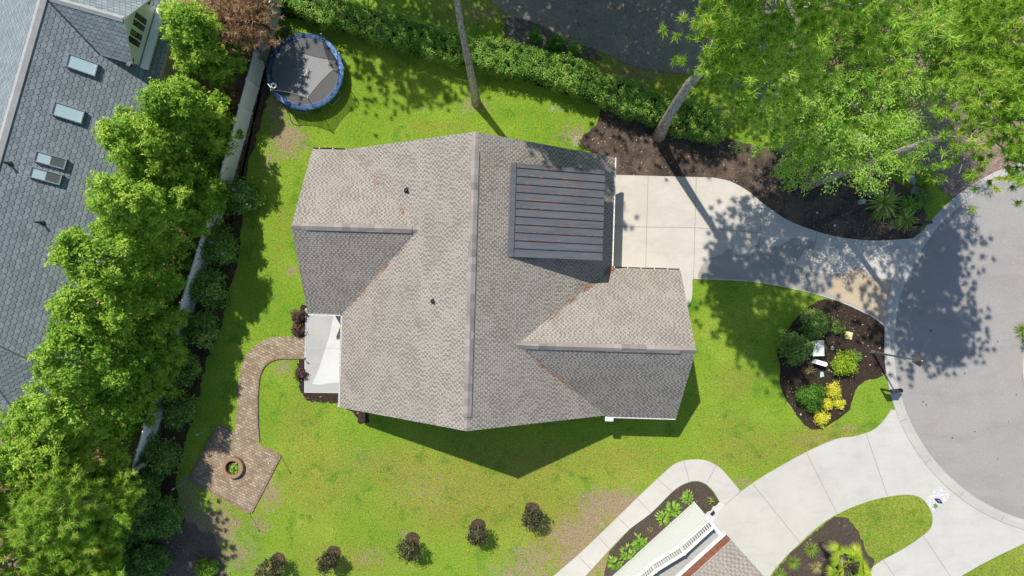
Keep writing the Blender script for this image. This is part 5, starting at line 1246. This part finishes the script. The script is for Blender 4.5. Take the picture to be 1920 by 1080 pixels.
shrub(197, 'island_shrub', 'low shrub beside the arching plant on the round road island', W(1925, 640) + UP * .1, .5, .5, L_mid, .05, 40, 18)

# ------------------------------------------------------------------ trampoline
TC = W(572, 134, .9); TC = Vector((TC.x, TC.y, 0)); TR = 72 * .978 / PPM
tr = thing('trampoline', 'round trampoline with blue edge pad and black safety net by the top left fence', 'trampoline', TC)
def ring_tube(bm, c, r, z, rad, seg=48):
    P = [(c.x + r * math.cos(2 * math.pi * i / seg), c.y + r * math.sin(2 * math.pi * i / seg), z) for i in range(seg + 1)]
    bm.tube(P, rad, 6, caps=False)
g = MB(); ring_tube(g, TC, TR - .03, .86, .03); g.build('frame', M_steel, tr)
pad = Mat('blue pad vinyl', .4, .5); _o = pad.obj()
pad.color(pad.mix(pad.ramp(pad.noise(_o, 3, 6, .75, 1.2), [(.40, 0.0), (.70, 1.0)]), (0.018, 0.075, 0.28), (0.22, 0.40, 0.66))); pad.bump(pad.noise(_o, 4, 4), 1.0, .15)
g = MB(); n = 72; rg = random.Random(2); prof = [(TR - .30, .895), (TR - .2, .93), (TR - .08, .93), (TR, .90), (TR + .01, .84)]
g.lathe(prof, TC, n); 
g.build('edge_pad', pad.m, tr, smooth=True)
mat_ = Mat('woven black mat', .55, .35); _o = mat_.obj(); mat_.color(mat_.mix(mat_.noise(_o, 1.2, 5, .7), (0.155, 0.157, 0.168), (0.21, 0.212, 0.222)))
g = MB(); g.lathe([(0.0, .868), (TR * .5, .872), (TR - .27, .885)], TC, 60); mt = g.build('mat', mat_.m, tr)
g = MB()
for i in range(14):
    a = i * 2 * math.pi / 14
    if i % 5 != 4: c = TC + Vector((-.1 + .19 * math.cos(a), .02 + .19 * math.sin(a), .876)); g.box(c, (.05, .03, .004), a)
g.build('mat_emblem', M_white, mt)
net = Mat('safety net', .8, .1); net.color((0.015, 0.015, 0.018))
_tr = net.n('ShaderNodeBsdfTransparent'); _mx = net.n('ShaderNodeMixShader', None, Fac=.58); net.t.links.new(_tr.outputs[0], _mx.inputs[1]); net.t.links.new(net.b.outputs[0], _mx.inputs[2]); net.t.links.new(_mx.outputs[0], net.t.nodes['Material Output'].inputs['Surface'])
poles = []; hex0 = math.radians(-12)
for i in range(6):
    a = hex0 + i * math.pi / 3; d = Vector((math.cos(a), math.sin(a), 0)); poles.append(d)
g = MB()
for i in range(6):
    p, q = poles[i], poles[(i + 1) % 6]; m_ = (p + q).normalized()
    lowp = [TC + (p.lerp(q, t)).normalized() * (TR - .31) + UP * .9 for t in np.linspace(0, 1, 7)]
    topp = [TC + p.lerp(q, t) * (TR * (.93 - .05 * math.sin(t * math.pi))) + UP * (2.55 - .12 * math.sin(t * math.pi)) for t in np.linspace(0, 1, 7)]
    g.add(lowp + topp, [(k, k + 1, 8 + k, 7 + k) for k in range(6)])
g.build('net', net.m, tr)
g = MB()
for i in range(6):
    p, q = poles[i], poles[(i + 1) % 6]
    g.tube([TC + p.lerp(q, t) * (TR * (.93 - .05 * math.sin(t * math.pi))) + UP * (2.55 - .12 * math.sin(t * math.pi)) for t in np.linspace(0, 1, 7)], .014, 5)
g.build('net_hem', M_black, tr)
for d in poles:
    g = MB(); s = Vector((-d.y, d.x, 0))
    g.tube([TC + d * (TR + .05) + UP * .05, TC + d * (TR + .05) + UP * .95, TC + d * (TR + .07) + UP * 1.3, TC + d * (TR + .16) + UP * 1.6, TC + d * (TR + .15) + UP * 1.9, TC + d * (TR + .02) + UP * 2.25, TC + d * (TR * .94) + UP * 2.58], .022, 7); po_ = g.build('net_pole', M_black, tr)
    g = MB(); c = TC + d * (TR * .94) + UP * 2.6; g.lathe([(0, .06), (.035, .03), (.035, -.03), (0, -.05)], c, 8); g.build('pole_cap', simple('teal cap', (.25, .5, .55), .5), po_)
for i in range(6):
    a = hex0 + math.pi / 6 + i * math.pi / 3; d = Vector((math.cos(a), math.sin(a), 0)); s = Vector((-d.y, d.x, 0))
    g = MB(); g.tube([TC + d * (TR - .04) + s * .45 + UP * .85, TC + d * (TR - .04) + s * .42 + UP * .04, TC + d * (TR - .04) - s * .42 + UP * .04, TC + d * (TR - .04) - s * .45 + UP * .85], .025, 6); g.build('leg', M_steel, tr)
hp = W(513, 161, 2.2); g = MB(); ring_tube(g, hp, .13, 2.2, .045, 24); hoop = g.build('hoop', M_white, tr)
g = MB(); g.box(hp + Vector((-.17, -.06, .08)), (.03, .32, .26), .65); g.build('backboard', M_vinyl, hoop)

# ------------------------------------------------------------------ fire pit, torches, small patio things
fp = thing('fire_pit', 'round brick planter ring with green weeds on the paver terrace', 'fire pit', W(440, 875)); c = W(440, 875)
g = MB(); g.lathe([(.64, .05), (.64, .34), (.62, .36), (.44, .36), (.42, .34), (.42, .06)], c, 28); g.build('brick_ring', M_brick if False else simple('orange brick', (0.28, 0.175, 0.115), .85, .2, .3, 9), fp)
g = MB(); g.lathe([(0, .14), (.43, .12)], c, 24); g.build('soil', M_mulch, fp)
rng = np.random.default_rng(200); d = rdirs(rng, 26); d[:, 2] = abs(d[:, 2]) * .4; cen = np.array(c) + np.array([.1, -.06, .16]) + d * .28
leaf_obj('weeds', rng, [clump_leaves(rng, cen, d, 10, .05, .06, .8, .5)], L_oak, fp)
torches = [((397, 802), 'slim garden torch outside the upper left edge of the terrace'), ((526, 853), 'slim garden torch at the right corner of the terrace'), ((355, 899), 'slim garden torch at the left corner of the terrace'), ((467, 961), 'slim garden torch at the bottom corner of the terrace')]
t0 = None
for (u, v), lab in torches:
    if t0 is None:
        c = W(u, v); t0 = thing('garden_torch', lab, 'garden torch', c, 'garden torches round the terrace')
        g = MB(); g.tube([c, c + UP * 1.9], [.016, .013], 7); g.build('pole', M_steel, t0)
        g = MB(); g.lathe([(.0, 1.86), (.035, 1.88), (.05, 2.02), (.03, 2.06), (0, 2.07)], c, 10); g.build('canister', M_steel, t0)
    else:
        o = copy_tree(t0); o.location = W(u, v); o['label'] = lab
# string of fallen petals, scattered litter
bd = thing('bird_stake', 'dark bird-shaped stake at the patio edge beside the path', 'garden stake', W(573, 672)); c = W(573, 672)
g = MB(); g.tube([c, c + UP * .5], .012, 6); g.build('stake', M_black, bd)
g = MB(); g.add([c + Vector((-.12, .08, .5)), c + Vector((.0, .02, .52)), c + Vector((.16, -.04, .5)), c + Vector((.02, -.09, .54)), c + Vector((.0, 0, .6))], [(0, 1, 4), (1, 2, 4), (2, 3, 4), (3, 0, 4), (3, 2, 1, 0)]); g.build('bird', M_bird, bd)

# ------------------------------------------------------------------ loose pine straw (nobody could count it)
rng = np.random.default_rng(300); Vs = []; vv = []
def straw(p, d, L, w, nrm_=UP):
    s = nrm_.cross(d).normalized() * w; p = Vector(p) + nrm_ * .012
    Vs.extend([p - s, p + d * L - s * .4, p + d * L + s * .4, p + s]); vv.extend([rng.uniform(.3, 1)] * 4)
dsd = (HL(DX1, 0, DZ1) - HL(DX0, 0, DZ0)).normalized(); dnn = dsd.cross(HL(0, 1, 0)); dnn = dnn if dnn.z > 0 else -dnn; dnn.normalize()
for y in seams[1:]:
    for k in range(16):
        x = rng.choice([rng.uniform(DX0 + .3, DX1 - .3), rng.normal(DX0 + 1.6, .5), rng.normal(3.0, .6)])
        x = min(max(x, DX0 + .35), DX1 - .5)
        straw(HL(x, y + .03 + abs(rng.normal()) * .025, dz(x)), (dsd + HL(0, 1, 0) * rng.normal() * .08).normalized(), rng.uniform(.12, .3), .012, dnn)
def valley(A, C, f0, f1, n, wid=.06):
    A, C = Vector(A), Vector(C); d = (C - A).normalized()
    for k in range(n):
        q = rng.uniform(f0, f1); p = A.lerp(C, q) + Vector((rng.normal() * wid, rng.normal() * wid, .07 + abs(rng.normal()) * .03))
        dd = (d + Vector((rng.normal(), rng.normal(), 0)) * .45).normalized(); straw(p, dd, rng.uniform(.1, .24), .014)
vr0, vr1 = HL(xj, VY, VZ), HL(RXE, VT, EZ)
valley(vr0, vr1, .93, 1.0, 80, .08); valley(vr0, vr1, .66, .78, 40, .05); valley(vr0, vr1, .52, .58, 26, .04); valley(vr0, vr1, .3, .4, 20)
valley(HL(xi, WY, WZ), HL(LX, WT, EZ), .2, .26, 16, .04); valley(HL(xi, WY, WZ), HL(LX, WT, EZ), .55, .6, 12, .04); valley(HL(xi, WY, WZ), HL(LX, WB, EZ), .38, .46, 18, .04); valley(HL(xi, WY, WZ), HL(LX, WB, EZ), .1, .9, 40, .03)
valley(HL(xj, VY, VZ), HL(RXE, VB, EZ), .2, .6, 40, .04)
o = np_obj('roof_pine_straw', np.array([tuple(p) for p in Vs]), np.arange(len(Vs)).reshape(-1, 4), leafmat('rust pine straw', [(0, (0.26, 0.11, 0.05)), (1, (0.42, 0.21, 0.11))], .05), None, np.array(vv), kind='stuff')
tag(o, 'rust brown pine straw caught in the roof valleys and seams of the big house', 'pine straw')

# ------------------------------------------------------------------ fallen leaves and grass tufts (nobody could count them)
def inside(U, V, poly):
    r = np.zeros(len(U), bool); n = len(poly)
    for i in range(n):
        x0, y0 = poly[i]; x1, y1 = poly[(i + 1) % n]
        c = (y0 > V) != (y1 > V)
        if y0 != y1: r ^= c & (U < (x1 - x0) * (V - y0) / (y1 - y0) + x0)
    return r
def scatter(rng, U, V, z, size, flat=.3):
    k = (1 / PPM); n = len(U)
    C = np.stack([(U - 960) * k, (540 - V) * k, np.full(n, z) if np.isscalar(z) else z], 1)
    N = norm(rng.normal(size=(n, 3)) * flat + np.array([0, 0, 1.0]))
    return C, N, size * rng.uniform(.5, 1.4, n)
rng = np.random.default_rng(400); Us, Vs_, Zs = [], [], []
for nm, cnt, zz, grow in (('side_mulch', 1500, .035, 1.02), ('front_mulch', 420, .042, 1.03), ('fence_bed', 900, .03, 1.05), ('hedge_gap_shade', 700, .03, 1.0), ('lane_gravel', 160, .045, 1.1), ('patio_mulch', 90, .03, 1.05), ('island_mulch', 120, .082, 1.0), ('bare_mulch', 420, .03, 1.12), ('lane', 700, .035, 1.0), ('porch_mulch', 60, .045, 1.0)):
    P_ = POLYS[nm]; lo, hi = P_.min(0), P_.max(0); U = rng.uniform(lo[0] - 6, hi[0] + 6, cnt * 3); V = rng.uniform(max(lo[1] - 6, -40), min(hi[1] + 6, 1100), cnt * 3)
    c_ = P_.mean(0); Q = c_ + (P_ - c_) * grow
    ok = np.where(inside(U, V, Q))[0][:cnt]; Us.append(U[ok]); Vs_.append(V[ok]); Zs.append(np.full(len(ok), zz))
U = np.concatenate(Us); V = np.concatenate(Vs_); Z = np.concatenate(Zs)
C, N, S = scatter(rng, U, V, Z, .055)
Vq, Fq = leaf_quads(rng, C, N, S, .45)
o = np_obj('leaf_litter', Vq, Fq, leafmat('fallen leaves', [(0, (0.05, 0.03, 0.02)), (.45, (0.17, 0.10, 0.06)), (.8, (0.34, 0.24, 0.16)), (1, (0.55, 0.48, 0.40))], .05), None, np.repeat(rng.uniform(0, 1, len(C)) ** 1.4, 4), kind='stuff')
tag(o, 'small brown fallen leaves scattered over the mulch beds and lane', 'fallen leaves')
n_t = 150000
U = rng.uniform(330, 1760, n_t); V = rng.uniform(10, 1095, n_t)
bad = np.zeros(n_t, bool)
for nm, P_ in POLYS.items():
    if nm not in ('driveway_island', 'corner_lawn', 'neighbour_paving'): bad |= inside(U, V, P_)
bad |= np.hypot(U - 2015, V - 648) < 362
hx, hy = (U - 960) / PPM, (540 - V) / PPM
lx_, ly_ = hx * CT + hy * ST, -hx * ST + hy * CT
bad |= (lx_ > LX + .3) & (lx_ < RXE - .3) & (ly_ > YB + .4) & (ly_ < YT - .3)
bad |= (lx_ > WX + .3) & (lx_ < 0) & (ly_ > WB + .3) & (ly_ < WT - .3)
bad |= (lx_ > 0) & (lx_ < VX - .3) & (ly_ > VB + .3) & (ly_ < VT - .3)
bad |= (V > 700) & (U > 1150) & inside(U, V, np.array([(1299, 942), (1100, 1125), (1500, 1125), (1400, 1000)], float))
def at_grid(arr): 
    ix = np.clip(((hx + 44) / .25).astype(int) + 2, 0, nx - 1); iy = np.clip(((hy + 28) / .25).astype(int) + 2, 0, ny - 1); return arr[iy, ix]
dd_ = at_grid(dirt_and_shade); patch = np.sin(hx * .9 + 1.3 * np.sin(hy * .7)) * np.sin(hy * 1.1 + .8 * np.sin(hx * 1.3)) + .6 * np.sin(hx * 2.7 + hy * 1.9) * np.sin(hy * 3.1 - hx)
keep = ~bad & (rng.uniform(0, 1, n_t) > np.clip(dd_ * 1.25, 0, .95)) & (rng.uniform(-.9, 1.3, n_t) < patch + .45)
U, V, pv = U[keep], V[keep], patch[keep]; dr = at_grid(dry)[keep]
n = len(U); C = np.stack([(U - 960) / PPM, (540 - V) / PPM, np.full(n, 0.0)], 1)
a = rng.uniform(0, 6.28, n); L_ = rng.uniform(.05, .11, n); D = np.stack([np.cos(a), np.sin(a), rng.uniform(.5, 1.4, n)], 1); D = norm(D); Sd = np.stack([-np.sin(a), np.cos(a), 0 * a], 1) * .016
Vg = np.stack([C - Sd, C + Sd, C + D * L_[:, None]], 1).reshape(-1, 3)
vg = np.clip(.42 + .16 * pv + .25 * dr + rng.normal(size=n) * .2, 0, 1)
o = np_obj('grass_tufts', Vg, np.arange(3 * n).reshape(n, 3), leafmat('grass blades', [(0, (0.06, 0.19, 0.014)), (.45, (0.22, 0.41, 0.04)), (.8, (0.40, 0.52, 0.07)), (1, (0.52, 0.50, 0.14))], .3), None, np.repeat(vg, 3), kind='stuff')
tag(o, 'short tufts of green and yellowed grass growing over the lawn', 'grass')
